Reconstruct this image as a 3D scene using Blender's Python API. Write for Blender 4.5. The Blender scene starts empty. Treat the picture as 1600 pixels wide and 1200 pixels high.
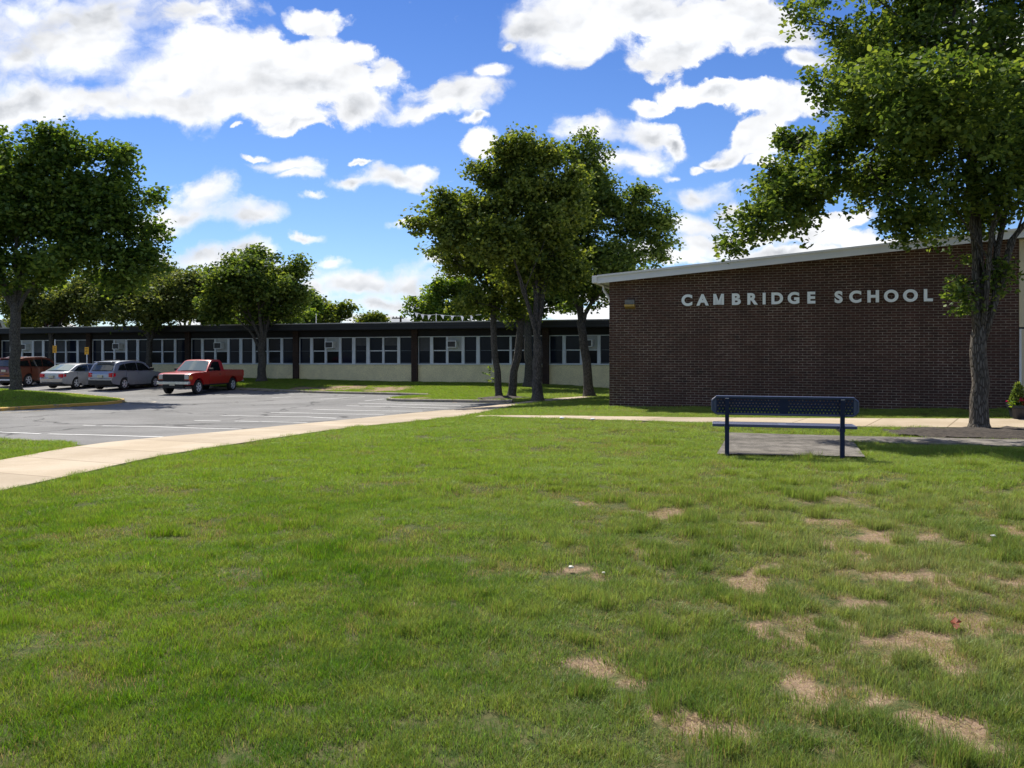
import bpy, bmesh, math, random
import numpy as np
from mathutils import Vector, Matrix
from mathutils.geometry import delaunay_2d_cdt

R = math.radians
scene = bpy.context.scene
COL = scene.collection
F = 1295.0; EYE = 1.55; HOR = 547.0

# ------------------------------------------------------------------ camera
cam = bpy.data.cameras.new('camera'); camo = bpy.data.objects.new('camera', cam); COL.objects.link(camo)
cam.sensor_width = 36; cam.lens = F/1600*36; cam.shift_y = -(600-HOR)/1600
cam.clip_start = 0.05; cam.clip_end = 6000
camo.location = (0, 0, EYE); camo.rotation_euler = (R(90), 0, 0)
scene.camera = camo
scene.view_settings.view_transform = 'Standard'; scene.view_settings.look = 'None'
scene.view_settings.gamma = 1; scene.view_settings.exposure = 0.70
scene.cycles.max_bounces = 6; scene.cycles.transparent_max_bounces = 8
scene.cycles.diffuse_bounces = 3; scene.cycles.glossy_bounces = 3
scene.cycles.use_denoising = True; scene.cycles.denoiser = 'OPENIMAGEDENOISE'; scene.cycles.denoising_prefilter = 'ACCURATE'; scene.cycles.denoising_input_passes = 'RGB_ALBEDO_NORMAL'; scene.cycles.denoising_quality = 'HIGH'
scene.cycles.sample_clamp_indirect = 3

# ------------------------------------------------------------------ node helpers
class NT:
    def __init__(s, tree): s.t = tree; s.n = tree.nodes; s.l = tree.links
    def new(s, typ, **kw):
        n = s.n.new(typ)
        for k, v in kw.items(): setattr(n, k, v)
        return n
    def put(s, sock, v):
        if isinstance(v, bpy.types.NodeSocket): s.l.new(v, sock)
        elif v is not None:
            try: sock.default_value = v
            except Exception:
                sock.default_value = (v[0], v[1], v[2], 1) if hasattr(v, '__len__') and len(v) == 3 else v
    def math(s, op, a, b=None, c=None, clamp=False):
        n = s.new('ShaderNodeMath', operation=op, use_clamp=clamp)
        s.put(n.inputs[0], a)
        if b is not None: s.put(n.inputs[1], b)
        if c is not None: s.put(n.inputs[2], c)
        return n.outputs[0]
    def vm(s, op, a, b=None, scale=None):
        n = s.new('ShaderNodeVectorMath', operation=op)
        s.put(n.inputs[0], a)
        if b is not None: s.put(n.inputs[1], b)
        if scale is not None: s.put(n.inputs['Scale'], scale)
        return n.outputs['Value'] if op in ('LENGTH', 'DOT_PRODUCT') else n.outputs[0]
    def noise(s, vec, scale, detail=3, rough=.5, dist=0, dim='3D'):
        n = s.new('ShaderNodeTexNoise', noise_dimensions=dim)
        s.put(n.inputs['Vector'], vec); n.inputs['Scale'].default_value = scale
        n.inputs['Detail'].default_value = detail; n.inputs['Roughness'].default_value = rough
        n.inputs['Distortion'].default_value = dist
        return n.outputs['Fac']
    def ramp(s, v, a, b, lo=0., hi=1., smooth=True):
        n = s.new('ShaderNodeMapRange', interpolation_type='SMOOTHSTEP' if smooth else 'LINEAR')
        s.put(n.inputs['Value'], v); s.put(n.inputs['From Min'], a); s.put(n.inputs['From Max'], b)
        s.put(n.inputs['To Min'], lo); s.put(n.inputs['To Max'], hi)
        return n.outputs[0]
    def mix(s, f, a, b, blend='MIX'):
        n = s.new('ShaderNodeMix', data_type='RGBA', blend_type=blend)
        s.put(n.inputs[0], f); s.put(n.inputs[6], a); s.put(n.inputs[7], b)
        return n.outputs[2]
    def sep(s, v):
        n = s.new('ShaderNodeSeparateXYZ'); s.put(n.inputs[0], v); return n.outputs
    def comb(s, x=0., y=0., z=0.):
        n = s.new('ShaderNodeCombineXYZ'); s.put(n.inputs[0], x); s.put(n.inputs[1], y); s.put(n.inputs[2], z)
        return n.outputs[0]
    def hsv(s, c, h=.5, sa=1., v=1.):
        n = s.new('ShaderNodeHueSaturation'); s.put(n.inputs['Hue'], h); s.put(n.inputs['Saturation'], sa)
        s.put(n.inputs['Value'], v); s.put(n.inputs['Color'], c); return n.outputs[0]

# ------------------------------------------------------------------ sky + sun
SUN_EL, SUN_AZ = 52.0, -24.0     # azimuth measured from +Y towards +X (negative = left of view)
CLOUDS = [ # px, py, rx, ry
 (90,60,230,80),(290,110,200,75),(470,125,150,60),(575,160,70,32),(20,150,120,45),(120,20,260,60),(150,155,150,38),(300,150,160,38),(430,168,60,22),(380,90,170,60),
 (560,75,50,22),(500,20,60,20),(720,150,80,38),(650,175,60,18),(770,110,30,18),(455,188,38,14),(378,185,14,6),(745,230,34,22),(730,195,30,10),(790,60,16,10),
 (330,300,52,38),(300,330,80,30),(395,342,66,22),(255,350,60,26),(460,262,60,18),(480,280,40,12),(610,282,84,24),(650,270,42,20),(545,292,26,16),
 (330,398,110,24),(440,425,90,22),(560,438,110,22),(650,445,90,28),(600,470,150,20),(480,455,60,16),(250,400,50,20),(700,410,40,18),
 (905,45,125,48),(1060,75,110,36),(1130,30,130,52),(980,12,220,30),(830,40,60,20),(880,85,50,18),(1260,95,60,22),(1230,60,60,30),
 (1030,160,34,15),(1110,140,60,20),(1200,150,100,30),(1250,175,70,25),(1180,215,44,34),(1150,240,30,16),(930,205,80,30),(1010,205,72,26),(960,245,86,26),(1055,225,24,20),(1000,265,50,18),(1118,243,16,8),
 (1100,305,90,22),(1150,330,50,18),(1080,350,80,22),(1140,380,130,26),(1270,372,120,22),(1320,350,60,14),(1050,275,30,9),(1040,400,80,16),(1230,400,160,16),
 (1480,20,80,60),(1560,60,70,40),(1500,140,100,30),(1590,380,60,20),(1380,390,70,14),
 (880,440,120,26),(760,455,80,18),(1010,300,26,10),(420,245,30,9),(500,310,22,7),(560,255,20,6),(860,310,26,8),(620,360,30,8),(700,345,26,7),(480,375,30,8),(520,410,30,9),(1100,255,20,7),(1140,330,40,10),(1190,255,24,9),(250,455,70,18),(560,500,160,16),(930,490,150,26),(640,503,220,20),(300,480,200,26)]
def build_world():
    w = bpy.data.worlds.new('World'); scene.world = w; w.use_nodes = True
    t = NT(w.node_tree); t.n.clear()
    out = t.new('ShaderNodeOutputWorld'); bg = t.new('ShaderNodeBackground'); t.l.new(bg.outputs[0], out.inputs[0])
    sky = t.new('ShaderNodeTexSky', sky_type='NISHITA'); sky.sun_disc = False
    sky.sun_elevation = R(SUN_EL); sky.sun_rotation = R(SUN_AZ); sky.altitude = 0
    sky.air_density = 1.0; sky.dust_density = 0.15; sky.ozone_density = 3.0
    tc = t.new('ShaderNodeTexCoord'); d = t.sep(tc.outputs['Generated'])
    ay = t.math('MAXIMUM', t.math('ABSOLUTE', d[1]), .12)
    u = t.math('DIVIDE', d[0], ay); v = t.math('DIVIDE', d[2], ay)
    p = t.comb(u, v, t.ramp(d[1], -.01, .01, 3., 0., smooth=False))
    # domain warp
    wn = t.new('ShaderNodeTexNoise'); t.put(wn.inputs['Vector'], p); wn.inputs['Scale'].default_value = 8; wn.inputs['Detail'].default_value = 9; wn.inputs['Roughness'].default_value = .58
    wv = t.vm('SUBTRACT', wn.outputs['Color'], (.5, .5, .5))
    q = t.vm('ADD', p, t.vm('MULTIPLY', wv, (.13, .085, 0)))
    f = None
    for (px, py, rx, ry) in CLOUDS:
        c = ((px-800)/F, (HOR-py)/F, 0); s = (F/rx, F/ry, 0)
        a = t.vm('MULTIPLY_ADD', q, s)
        n = a.node; n.inputs[2].default_value = (-c[0]*s[0], -c[1]*s[1], 0)
        L = t.vm('LENGTH', a)
        f = t.math('SUBTRACT', 1.15, L) if f is None else t.math('SMOOTH_MAX', f, t.math('SUBTRACT', 1.15, L), .25)
    # added clouds outside the mapped part of the sky, thickened for neutral fill light
    gen = t.ramp(t.noise(t.vm('MULTIPLY', tc.outputs['Generated'], (1, 1, 2.2)), 3.2, 4, .5), .40, .66, -.6, 1.0, smooth=False)
    inside = t.math('MULTIPLY', t.ramp(t.math('ABSOLUTE', u), .66, .8, 1., 0.), t.ramp(v, .44, .55, 1., 0.))
    inside = t.math('MULTIPLY', inside, t.ramp(d[1], 0, .1))
    fm = t.new('ShaderNodeMix', data_type='FLOAT'); t.put(fm.inputs[0], inside); t.put(fm.inputs[2], gen); t.put(fm.inputs[3], f); f = fm.outputs[0]
    ps = t.vm('MULTIPLY', q, (1, 1.5, 1))
    n1 = t.noise(ps, 13, 10, .6)
    def vor(vec, sc):
        n = t.new('ShaderNodeTexVoronoi', feature='SMOOTH_F1'); t.put(n.inputs['Vector'], vec); n.inputs['Scale'].default_value = sc; n.inputs['Smoothness'].default_value = .35
        return n.outputs['Distance']
    wn2 = t.new('ShaderNodeTexNoise'); t.put(wn2.inputs['Vector'], p); wn2.inputs['Scale'].default_value = 34; wn2.inputs['Detail'].default_value = 6
    pv = t.vm('ADD', t.vm('MULTIPLY', p, (1, 1.35, 1)), t.vm('MULTIPLY', t.vm('SUBTRACT', wn2.outputs['Color'], (.5, .5, .5)), (.030, .030, 0)))
    bil = t.math('ADD', t.math('MULTIPLY', vor(pv, 15), .62), t.math('MULTIPLY', vor(pv, 38), .38))
    bil_up = t.math('ADD', t.math('MULTIPLY', vor(t.vm('ADD', pv, (.004, -.012, 0)), 15), .62), t.math('MULTIPLY', vor(t.vm('ADD', pv, (.002, -.006, 0)), 38), .38))
    m1 = t.noise(ps, 9, 5, .5); m2 = t.noise(t.vm('ADD', ps, (.010, -.026, 0)), 9, 5, .5)
    big = t.noise(t.vm('MULTIPLY', p, (1, 1.8, 1)), 7, 4, .55)
    dens = t.math('ADD', t.math('ADD', f, t.math('MULTIPLY', t.math('SUBTRACT', n1, .5), 2.0)), t.math('MULTIPLY', t.math('SUBTRACT', .42, bil), .9))
    soft = t.ramp(t.noise(p, 4.5, 2), .38, .64, .28, 1.0)
    mask = t.ramp(dens, -.03, soft)
    rel = t.math('ADD', t.math('MULTIPLY', t.math('SUBTRACT', m1, m2), .7), t.math('MULTIPLY', t.math('SUBTRACT', bil_up, bil), .55))
    thick = t.ramp(dens, .35, 1.4)
    grey = t.math('MULTIPLY', thick, t.ramp(big, .42, .66))
    bri = t.math('SUBTRACT', t.math('ADD', 1.0, rel), t.math('MULTIPLY', grey, .36))
    bri = t.math('MINIMUM', t.math('MAXIMUM', bri, .62), 1.12)
    white = t.mix(grey, (7.2, 7.3, 7.5, 1), (5.6, 5.9, 6.4, 1))
    cc = t.vm('SCALE', white, scale=bri)
    # clear-air colour: nishita, deepened the way the photograph shows it
    elev = t.ramp(v, .0, .42, 0., 1., smooth=False)
    tint = t.mix(elev, (.64, .76, .96, 1), (.36, .53, .85, 1))
    skyc = t.mix(1., sky.outputs[0], tint, 'MULTIPLY')
    col = t.mix(mask, skyc, cc)
    below = t.ramp(d[2], -.02, .0)
    col = t.mix(below, (1.2, 1.3, 1.0, 1), col)
    t.put(bg.inputs[0], col); bg.inputs[1].default_value = .088
    w.cycles.sampling_method = 'MANUAL'; w.cycles.sample_map_resolution = 512
build_world()
sl = bpy.data.lights.new('sun', 'SUN'); sl.energy = 4.6; sl.angle = R(.53); sl.color = (1, .94, .84)
so = bpy.data.objects.new('sun', sl); COL.objects.link(so); so.location = (-20, 30, 60)
sd = Vector((math.sin(R(SUN_AZ))*math.cos(R(SUN_EL)), math.cos(R(SUN_AZ))*math.cos(R(SUN_EL)), math.sin(R(SUN_EL))))
so.rotation_euler = sd.to_track_quat('Z', 'Y').to_euler()

# ------------------------------------------------------------------ materials
MATS = {}
def pbsdf(name, color=(.5,.5,.5), rough=.6, metal=0., spec=.5):
    m = bpy.data.materials.new(name); m.use_nodes = True
    t = NT(m.node_tree); b = t.n['Principled BSDF']
    b.inputs['Base Color'].default_value = (*color, 1); b.inputs['Roughness'].default_value = rough
    b.inputs['Metallic'].default_value = metal; b.inputs['Specular IOR Level'].default_value = spec
    MATS[name] = m
    return m, t, b
def bump(t, b, h, strength=.3, dist=.02):
    n = t.new('ShaderNodeBump'); n.inputs['Strength'].default_value = strength; n.inputs['Distance'].default_value = dist
    t.put(n.inputs['Height'], h); t.put(b.inputs['Normal'], n.outputs[0])
def worldpos(t): return t.new('ShaderNodeNewGeometry').outputs['Position']
def objpos(t): return t.new('ShaderNodeTexCoord').outputs['Object']
def mottled(name, c1, c2, scale=3, rough=.7, detail=5, bs=0., spec=.4, metal=0., fine=None):
    m, t, b = pbsdf(name, c1, rough, metal, spec)
    pos = objpos(t)
    f = t.ramp(t.noise(pos, scale, detail, .6), .32, .68)
    col = t.mix(f, c1, c2)
    if fine:
        g = t.ramp(t.noise(pos, fine, 3, .7), .35, .7, .75, 1.2)
        col = t.mix(1., col, t.comb(g, g, g), 'MULTIPLY')
    t.put(b.inputs['Base Color'], col)
    if bs: bump(t, b, t.noise(pos, fine or scale*6, 4, .6), bs, .01)
    return m

def lawn_mats():
    # soil and thatch under the blades
    m, t, b = pbsdf('lawn_soil', rough=.95, spec=.1)
    p = worldpos(t)
    n = t.ramp(t.noise(p, 14, 6, .65), .35, .65)
    thatch = t.mix(n, (.040, .065, .016, 1), (.11, .105, .045, 1))
    soil = t.mix(t.ramp(t.noise(p, 28, 6, .7), .3, .7), (.29, .20, .135, 1), (.17, .12, .08, 1))
    straw = t.ramp(t.noise(t.vm('MULTIPLY', p, (60, 22, 1)), 1, 4, .7, 1.5), .54, .62)
    soil = t.mix(t.math('MULTIPLY', straw, .8), soil, (.40, .33, .19, 1))
    at = t.new('ShaderNodeAttribute', attribute_name='bare')
    bf = t.ramp(t.math('ADD', at.outputs['Fac'], t.math('MULTIPLY', t.math('SUBTRACT', t.noise(p, 9, 4, .6), .5), .5)), .3, .62)
    t.put(b.inputs['Base Color'], t.mix(bf, thatch, soil)); bump(t, b, t.noise(p, 40, 5, .7), .7, .02)
    # blades
    for nm, dry in (('grass_blade', 0), ('dry_blade', 1)):
        m = bpy.data.materials.new(nm); m.use_nodes = True; MATS[nm] = m
        t = NT(m.node_tree); t.n.clear()
        p = worldpos(t)
        if dry:
            col = t.mix(t.noise(p, 30, 2), (.34, .28, .13, 1), (.22, .20, .07, 1))
        else:
            a = t.ramp(t.noise(p, .55, 4, .55), .36, .64)
            bb = t.ramp(t.noise(p, 2.6, 3, .5), .35, .68)
            c = t.ramp(t.noise(p, 22, 2, .5), .3, .7)
            x = t.sep(p)[0]
            right = t.ramp(t.math('ADD', x, t.math('MULTIPLY', t.noise(p, .4, 2), 3)), -1., 4.5)
            left_c = t.mix(a, (.088, .190, .024, 1), (.158, .270, .040, 1))
            right_c = t.mix(a, (.135, .195, .055, 1), (.235, .268, .105, 1))
            col = t.mix(right, left_c, right_c)
            col = t.mix(t.math('MULTIPLY', bb, .55), col, (.28, .33, .085, 1))
            col = t.mix(t.math('MULTIPLY', c, .4), col, (.035, .10, .012, 1))
            y = t.sep(p)[1]
            far = t.ramp(t.math('ADD', y, t.math('MULTIPLY', t.noise(p, .5, 3), 4)), 7.5, 13)
            col = t.mix(t.math('MULTIPLY', far, .6), col, (.22, .32, .060, 1))
        rnd = t.new('ShaderNodeAttribute', attribute_name='rnd').outputs['Fac']
        col = t.hsv(col, t.ramp(rnd, 0, 1, .475, .515, False), 1., t.ramp(rnd, 0, 1, .7, 1.35, False))
        d = t.new('ShaderNodeBsdfDiffuse'); tr = t.new('ShaderNodeBsdfTranslucent'); g = t.new('ShaderNodeBsdfGlossy')
        t.put(d.inputs[0], col); t.put(tr.inputs[0], t.hsv(col, .49, 1.15, 1.5)); g.inputs['Roughness'].default_value = .45
        t.put(g.inputs[0], (.5, .55, .45, 1))
        m1 = t.new('ShaderNodeMixShader'); m1.inputs[0].default_value = .42; t.l.new(d.outputs[0], m1.inputs[1]); t.l.new(tr.outputs[0], m1.inputs[2])
        m2 = t.new('ShaderNodeMixShader'); m2.inputs[0].default_value = .022; t.l.new(m1.outputs[0], m2.inputs[1]); t.l.new(g.outputs[0], m2.inputs[2])
        o = t.new('ShaderNodeOutputMaterial'); t.l.new(m2.outputs[0], o.inputs[0])
lawn_mats()

def leaf_mat(name, c1, c2, trans=.35, tv=1.6):
    m = bpy.data.materials.new(name); m.use_nodes = True; MATS[name] = m
    t = NT(m.node_tree); t.n.clear()
    p = worldpos(t)
    f = t.ramp(t.noise(p, 1.1, 3, .5), .3, .7)
    col = t.mix(f, c1, c2)
    rnd = t.new('ShaderNodeAttribute', attribute_name='rnd').outputs['Fac']
    col = t.hsv(col, t.ramp(rnd, 0, 1, .465, .52, False), 1., t.ramp(rnd, 0, 1, 1.75, .5, False))  # some leaves yellower and brighter at random, sunlit highlights put into the colour
    d = t.new('ShaderNodeBsdfDiffuse'); tr = t.new('ShaderNodeBsdfTranslucent'); g = t.new('ShaderNodeBsdfGlossy')
    t.put(d.inputs[0], col); t.put(tr.inputs[0], t.hsv(col, .48, 1.15, tv)); t.put(g.inputs[0], (.6, .62, .6, 1)); g.inputs['Roughness'].default_value = .5
    m1 = t.new('ShaderNodeMixShader'); m1.inputs[0].default_value = trans; t.l.new(d.outputs[0], m1.inputs[1]); t.l.new(tr.outputs[0], m1.inputs[2])
    m2 = t.new('ShaderNodeMixShader'); m2.inputs[0].default_value = .025; t.l.new(m1.outputs[0], m2.inputs[1]); t.l.new(g.outputs[0], m2.inputs[2])
    o = t.new('ShaderNodeOutputMaterial'); t.l.new(m2.outputs[0], o.inputs[0])
leaf_mat('leaf_dark', (.068, .120, .025), (.105, .165, .036), .42)
leaf_mat('leaf_deep', (.060, .118, .022), (.092, .158, .030), .42)
leaf_mat('leaf_olive', (.075, .115, .026), (.100, .130, .036), .42)
leaf_mat('leaf_mid', (.082, .128, .026), (.120, .168, .034), .45)
leaf_mat('leaf_bright', (.075, .15, .025), (.13, .20, .035), .45, 1.8)
leaf_mat('leaf_red', (.30, .02, .015), (.45, .03, .02), .3, 1.0)

def bark():
    for nm, c1, c2 in (('bark', (.075, .064, .052), (.165, .145, .12)), ('bark_grey', (.065, .06, .052), (.15, .14, .12))):
        m, t, b = pbsdf(nm, rough=.92, spec=.15)
        p = t.vm('MULTIPLY', worldpos(t), (1, 1, .22))
        v = t.new('ShaderNodeTexVoronoi', feature='DISTANCE_TO_EDGE'); t.put(v.inputs['Vector'], t.vm('ADD', p, t.vm('MULTIPLY', t.new('ShaderNodeTexNoise').outputs['Color'], (.0, .0, .0)))); v.inputs['Scale'].default_value = 26
        n = t.noise(p, 18, 5, .65)
        h = t.math('ADD', t.ramp(v.outputs['Distance'], 0, .22), t.math('MULTIPLY', n, .8))
        t.put(b.inputs['Base Color'], t.mix(t.ramp(h, .35, 1.5), c1, c2)); bump(t, b, h, .9, .03)
bark()

def brick_mat(name, c1, c2, mortar, flip=False):
    m, t, b = pbsdf(name, rough=.85, spec=.25)
    o = objpos(t); s = t.sep(o)
    vec = t.comb(s[1] if flip else s[0], s[2], 0.)
    br = t.new('ShaderNodeTexBrick'); br.offset = .5; br.squash = 1
    t.put(br.inputs['Vector'], vec); br.inputs['Scale'].default_value = 1
    br.inputs['Brick Width'].default_value = .213; br.inputs['Row Height'].default_value = .0667
    br.inputs['Mortar Size'].default_value = .0065; br.inputs['Mortar Smooth'].default_value = .25; br.inputs['Bias'].default_value = 0
    t.put(br.inputs['Color1'], (0, 0, 0, 1)); t.put(br.inputs['Color2'], (1, 1, 1, 1)); t.put(br.inputs['Mortar'], (.5, .5, .5, 1))
    rv = br.outputs['Color']
    big = t.noise(vec, .9, 3, .5)
    cc = t.mix(t.ramp(rv, .0, 1., 0., 1., False), c1, c2)
    cc = t.mix(t.ramp(t.noise(vec, 3.4, 3, .6), .56, .78), cc, (c1[0]*.55, c1[1]*.75, c1[2]*.85, 1))
    cc = t.mix(t.ramp(t.noise(vec, 40, 3, .6), .35, .7, 0., .3), cc, (c2[0]*.4, c2[1]*.4, c2[2]*.4, 1))
    mo = t.mix(t.ramp(big, .35, .65), mortar, (mortar[0]*.55, mortar[1]*.55, mortar[2]*.55, 1))
    mo = t.mix(t.ramp(t.noise(vec, 7, 4, .6), .35, .65, 0., .75), mo, (mortar[0]*.35, mortar[1]*.33, mortar[2]*.33, 1))
    fin = t.mix(br.outputs['Fac'], cc, mo)
    stv = t.ramp(t.noise(t.vm('MULTIPLY', vec, (1.6, .22, 1)), 1, 4, .6), .3, .7, .90, 1.12)
    gz = t.ramp(t.math('ADD', s[2], t.math('MULTIPLY', t.noise(vec, 1.2, 3), .5)), .15, .75, 1.12, 1.)
    stv = t.math('MULTIPLY', stv, gz)
    fin = t.mix(1., fin, t.comb(stv, stv, stv), 'MULTIPLY')
    t.put(b.inputs['Base Color'], fin)
    bump(t, b, t.math('SUBTRACT', 1., br.outputs['Fac']), .5, .006)
brick_mat('brick_dark', (.056, .030, .023), (.088, .042, .031), (.36, .30, .24))
brick_mat('brick_pier', (.035, .022, .018), (.06, .034, .026), (.10, .085, .07))  # darker brick copy, shade on the wing piers put into its colour

def asphalt():
    for nm, c1, c2 in (('asphalt', (.148, .147, .142), (.198, .196, .190)), ('asphalt_path', (.115, .105, .09), (.175, .16, .14))):
        m, t, b = pbsdf(nm, rough=.9, spec=.2)
        p = worldpos(t)
        f = t.ramp(t.noise(p, .35, 5, .6), .35, .65)
        col = t.mix(f, c1, c2)
        col = t.mix(t.ramp(t.noise(t.vm('MULTIPLY', p, (.5, 1.6, 1)), 1.1, 5, .65), .55, .75, 0., .5), col, (c1[0]*.6, c1[1]*.6, c1[2]*.6, 1))
        g = t.ramp(t.noise(p, 60, 3, .8), .3, .7, .70, 1.3); col = t.mix(1., col, t.comb(g, g, g), 'MULTIPLY')
        if nm != 'asphalt':
            st = t.ramp(t.noise(p, 3.2, 6, .7), .35, .65, .62, 1.25); col = t.mix(1., col, t.comb(st, st, st), 'MULTIPLY')
        # cracks
        v = t.new('ShaderNodeTexVoronoi', feature='DISTANCE_TO_EDGE'); v.inputs['Scale'].default_value = .16
        wn = t.new('ShaderNodeTexNoise'); wn.inputs['Scale'].default_value = .8; wn.inputs['Detail'].default_value = 6; t.put(wn.inputs['Vector'], p)
        t.put(v.inputs['Vector'], t.vm('ADD', p, t.vm('MULTIPLY', wn.outputs['Color'], (2.2, 2.2, 0))))
        cr = t.ramp(v.outputs['Distance'], .004, .012, .7 if nm == 'asphalt' else .0, 0.)
        col = t.mix(cr, col, (.03, .03, .03, 1))
        t.put(b.inputs['Base Color'], col); bump(t, b, t.noise(p, 90, 3, .7), .5, .008)
asphalt()
def concrete():
    m, t, b = pbsdf('concrete', rough=.85, spec=.25)
    p = worldpos(t)
    col = t.mix(t.ramp(t.noise(p, .7, 5, .6), .35, .65), (.36, .29, .20, 1), (.43, .355, .26, 1))
    col = t.mix(t.ramp(t.noise(p, 4, 5, .65), .55, .8, 0., .4), col, (.32, .25, .17, 1))
    g = t.ramp(t.noise(p, 70, 3, .8), .3, .7, .88, 1.1); col = t.mix(1., col, t.comb(g, g, g), 'MULTIPLY')
    uv = t.sep(t.new('ShaderNodeUVMap').outputs[0])
    j = t.math('ABSOLUTE', t.math('SUBTRACT', t.math('FRACT', t.math('DIVIDE', uv[1], 1.55)), .5))
    col = t.mix(t.ramp(j, .006, .013, .9, 0.), col, (.17, .13, .08, 1))
    slab = t.new('ShaderNodeTexWhiteNoise', noise_dimensions='1D'); t.put(slab.inputs['W'], t.math('FLOOR', t.math('ADD', t.math('DIVIDE', uv[1], 1.55), .5)))
    gv = t.ramp(slab.outputs['Value'], 0, 1, .88, 1.08, False); col = t.mix(1., col, t.comb(gv, gv, gv), 'MULTIPLY')
    t.put(b.inputs['Base Color'], col); bump(t, b, t.noise(p, 60, 3, .7), .25, .005)
concrete()
mottled('kerb_concrete', (.34, .30, .24), (.22, .19, .15), 2.2, .9, bs=.3, fine=30)
def yellow():
    m, t, b = pbsdf('kerb_yellow', rough=.7)
    p = worldpos(t)
    worn = t.ramp(t.noise(p, .9, 5, .65), .56, .66)
    t.put(b.inputs['Base Color'], t.mix(worn, (.62, .36, .06, 1), (.26, .21, .15, 1)))
yellow()
def paint_line():
    for nm, c, a, bb in (('line_white', (.72, .72, .70), .30, .46), ('line_yellow', (.50, .38, .18), .42, .62)):
        m, t, b = pbsdf(nm, c, .7)
        p = worldpos(t)
        w = t.ramp(t.noise(p, 5, 6, .75), a, bb)
        t.put(b.inputs['Base Color'], t.mix(w, (.2, .2, .195, 1), c))
paint_line()
mottled('blind_grey', (.055, .058, .06), (.075, .078, .08), 3, .6)
mottled('mulch', (.028, .022, .017), (.065, .052, .040), 14, .95, bs=.9, fine=45)
mottled('dirt', (.23, .165, .11), (.15, .125, .06), 2.5, .95, bs=.5, fine=25)
mottled('cream_paint', (.90, .80, .47), (.80, .71, .42), 1.4, .7, bs=.08, fine=30)
mottled('cream_panel', (.62, .54, .37), (.56, .49, .34), 1.0, .6)
mottled('fascia_black', (.012, .014, .016), (.020, .022, .024), .8, .55)
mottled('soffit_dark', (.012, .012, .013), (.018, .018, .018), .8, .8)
mottled('white_trim', (.74, .74, .73), (.64, .64, .63), .7, .45)
mottled('roof_gravel', (.45, .44, .42), (.34, .34, .33), 3, .9)
mottled('frame_alu', (.70, .74, .76), (.60, .64, .66), 1.2, .45)
mottled('frame_dim', (.13, .155, .175), (.10, .12, .14), 1.2, .45)
mottled('ac_panel', (.46, .48, .46), (.38, .39, .38), 1.5, .6)
mottled('ac_white', (.85, .87, .85), (.72, .73, .72), 4, .5)
mottled('letter_alu', (.88, .92, .92), (.74, .78, .79), 2.4, .38)
mottled('navy_coat', (.006, .013, .050), (.009, .017, .055), 8, .35, spec=.25)
mottled('navy_rim', (.014, .028, .095), (.02, .036, .11), 8, .55, spec=1.0)  # same coat as navy_coat, lightened and glossier to bring out the rim highlight
mottled('navy_top_glare', (.06, .09, .22), (.075, .11, .25), 8, .5, spec=1.0)  # same coat, sunlit glare on the top edge put into a paler base colour
mottled('steel', (.45, .45, .44), (.32, .32, .32), 6, .4, metal=.8)
mottled('pot_black', (.012, .013, .018), (.03, .032, .04), 9, .35)
mottled('sign_yellow', (.80, .42, .02), (.70, .36, .02), 6, .5)
mottled('wood_pole', (.09, .07, .055), (.05, .04, .035), 6, .9)
mottled('dead_leaf', (.30, .06, .015), (.20, .05, .02), 40, .6)
mottled('flag_white', (.75, .76, .78), (.68, .7, .73), 5, .6)
mottled('house_white', (.70, .70, .68), (.58, .58, .57), .6, .6)
mottled('tyre', (.012, .012, .012), (.022, .022, .021), 9, .85)
mottled('rim_alu', (.72, .73, .75), (.5, .51, .53), 9, .35, metal=.2)
mottled('chrome', (.75, .75, .76), (.6, .6, .61), 6, .25, metal=.5)
mottled('trim_black', (.012, .012, .013), (.02, .02, .02), 8, .6)
mottled('plate', (.55, .54, .42), (.45, .44, .36), 20, .5)
mottled('lamp_lens', (.45, .28, .05), (.30, .2, .05), 12, .3)
mottled('lamp_grey', (.16, .16, .15), (.12, .12, .11), 12, .5)
def glass():
    m, t, b = pbsdf('window_glass', (.010, .014, .022), .06, 0, .08)
    o = objpos(t)
    f = t.ramp(t.noise(o, .5, 3, .5), .35, .7)
    t.put(b.inputs['Base Color'], t.mix(f, (.006, .008, .012, 1), (.018, .024, .036, 1)))
    s = t.sep(o); bl = t.math('ABSOLUTE', t.math('SUBTRACT', t.math('FRACT', t.math('MULTIPLY', s[2], 11)), .5))
    bump(t, b, t.noise(o, 1.3, 2), .04, .05)
    m, t, b = pbsdf('window_glass_blue', (.012, .017, .030), .10, 0, .12); bump(t, b, t.noise(objpos(t), 1.1, 2), .04, .05)
    pbsdf('rear_glass', (.07, .08, .085), .07, 0, .8)  # grey base colour carries a weaker painted reflection
    pbsdf('car_glass', (.010, .013, .014), .05, 0, .6)
    pbsdf('windshield_glass', (.20, .25, .24), .06, 0, 1.0)  # pale base colour stands in for sky reflected by the glass
    m, t, b = pbsdf('taillight', (.50, .008, .02), .15); m, t, b = pbsdf('headlight', (.45, .47, .5), .1, .3)
    pbsdf('amber', (.55, .16, .02), .2)
glass()
def paint(name, c, metal=.3):
    m, t, b = pbsdf(name, c, .33, metal, .5)
    b.inputs['Coat Weight'].default_value = .8; b.inputs['Coat Roughness'].default_value = .06
    o = objpos(t); s = t.sep(o)
    dirt = t.math('MULTIPLY', t.ramp(s[2], .75, .25), t.ramp(t.noise(o, 5, 4, .6), .3, .7))
    t.put(b.inputs['Base Color'], t.mix(t.math('MULTIPLY', dirt, .4), c, (.12, .10, .085, 1)))
paint('paint_red', (.40, .004, .010), .05); paint('paint_silver', (.42, .43, .45), .5)
paint('paint_blue_silver', (.34, .37, .44), .5); paint('paint_copper', (.17, .045, .025), .3)

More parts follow.
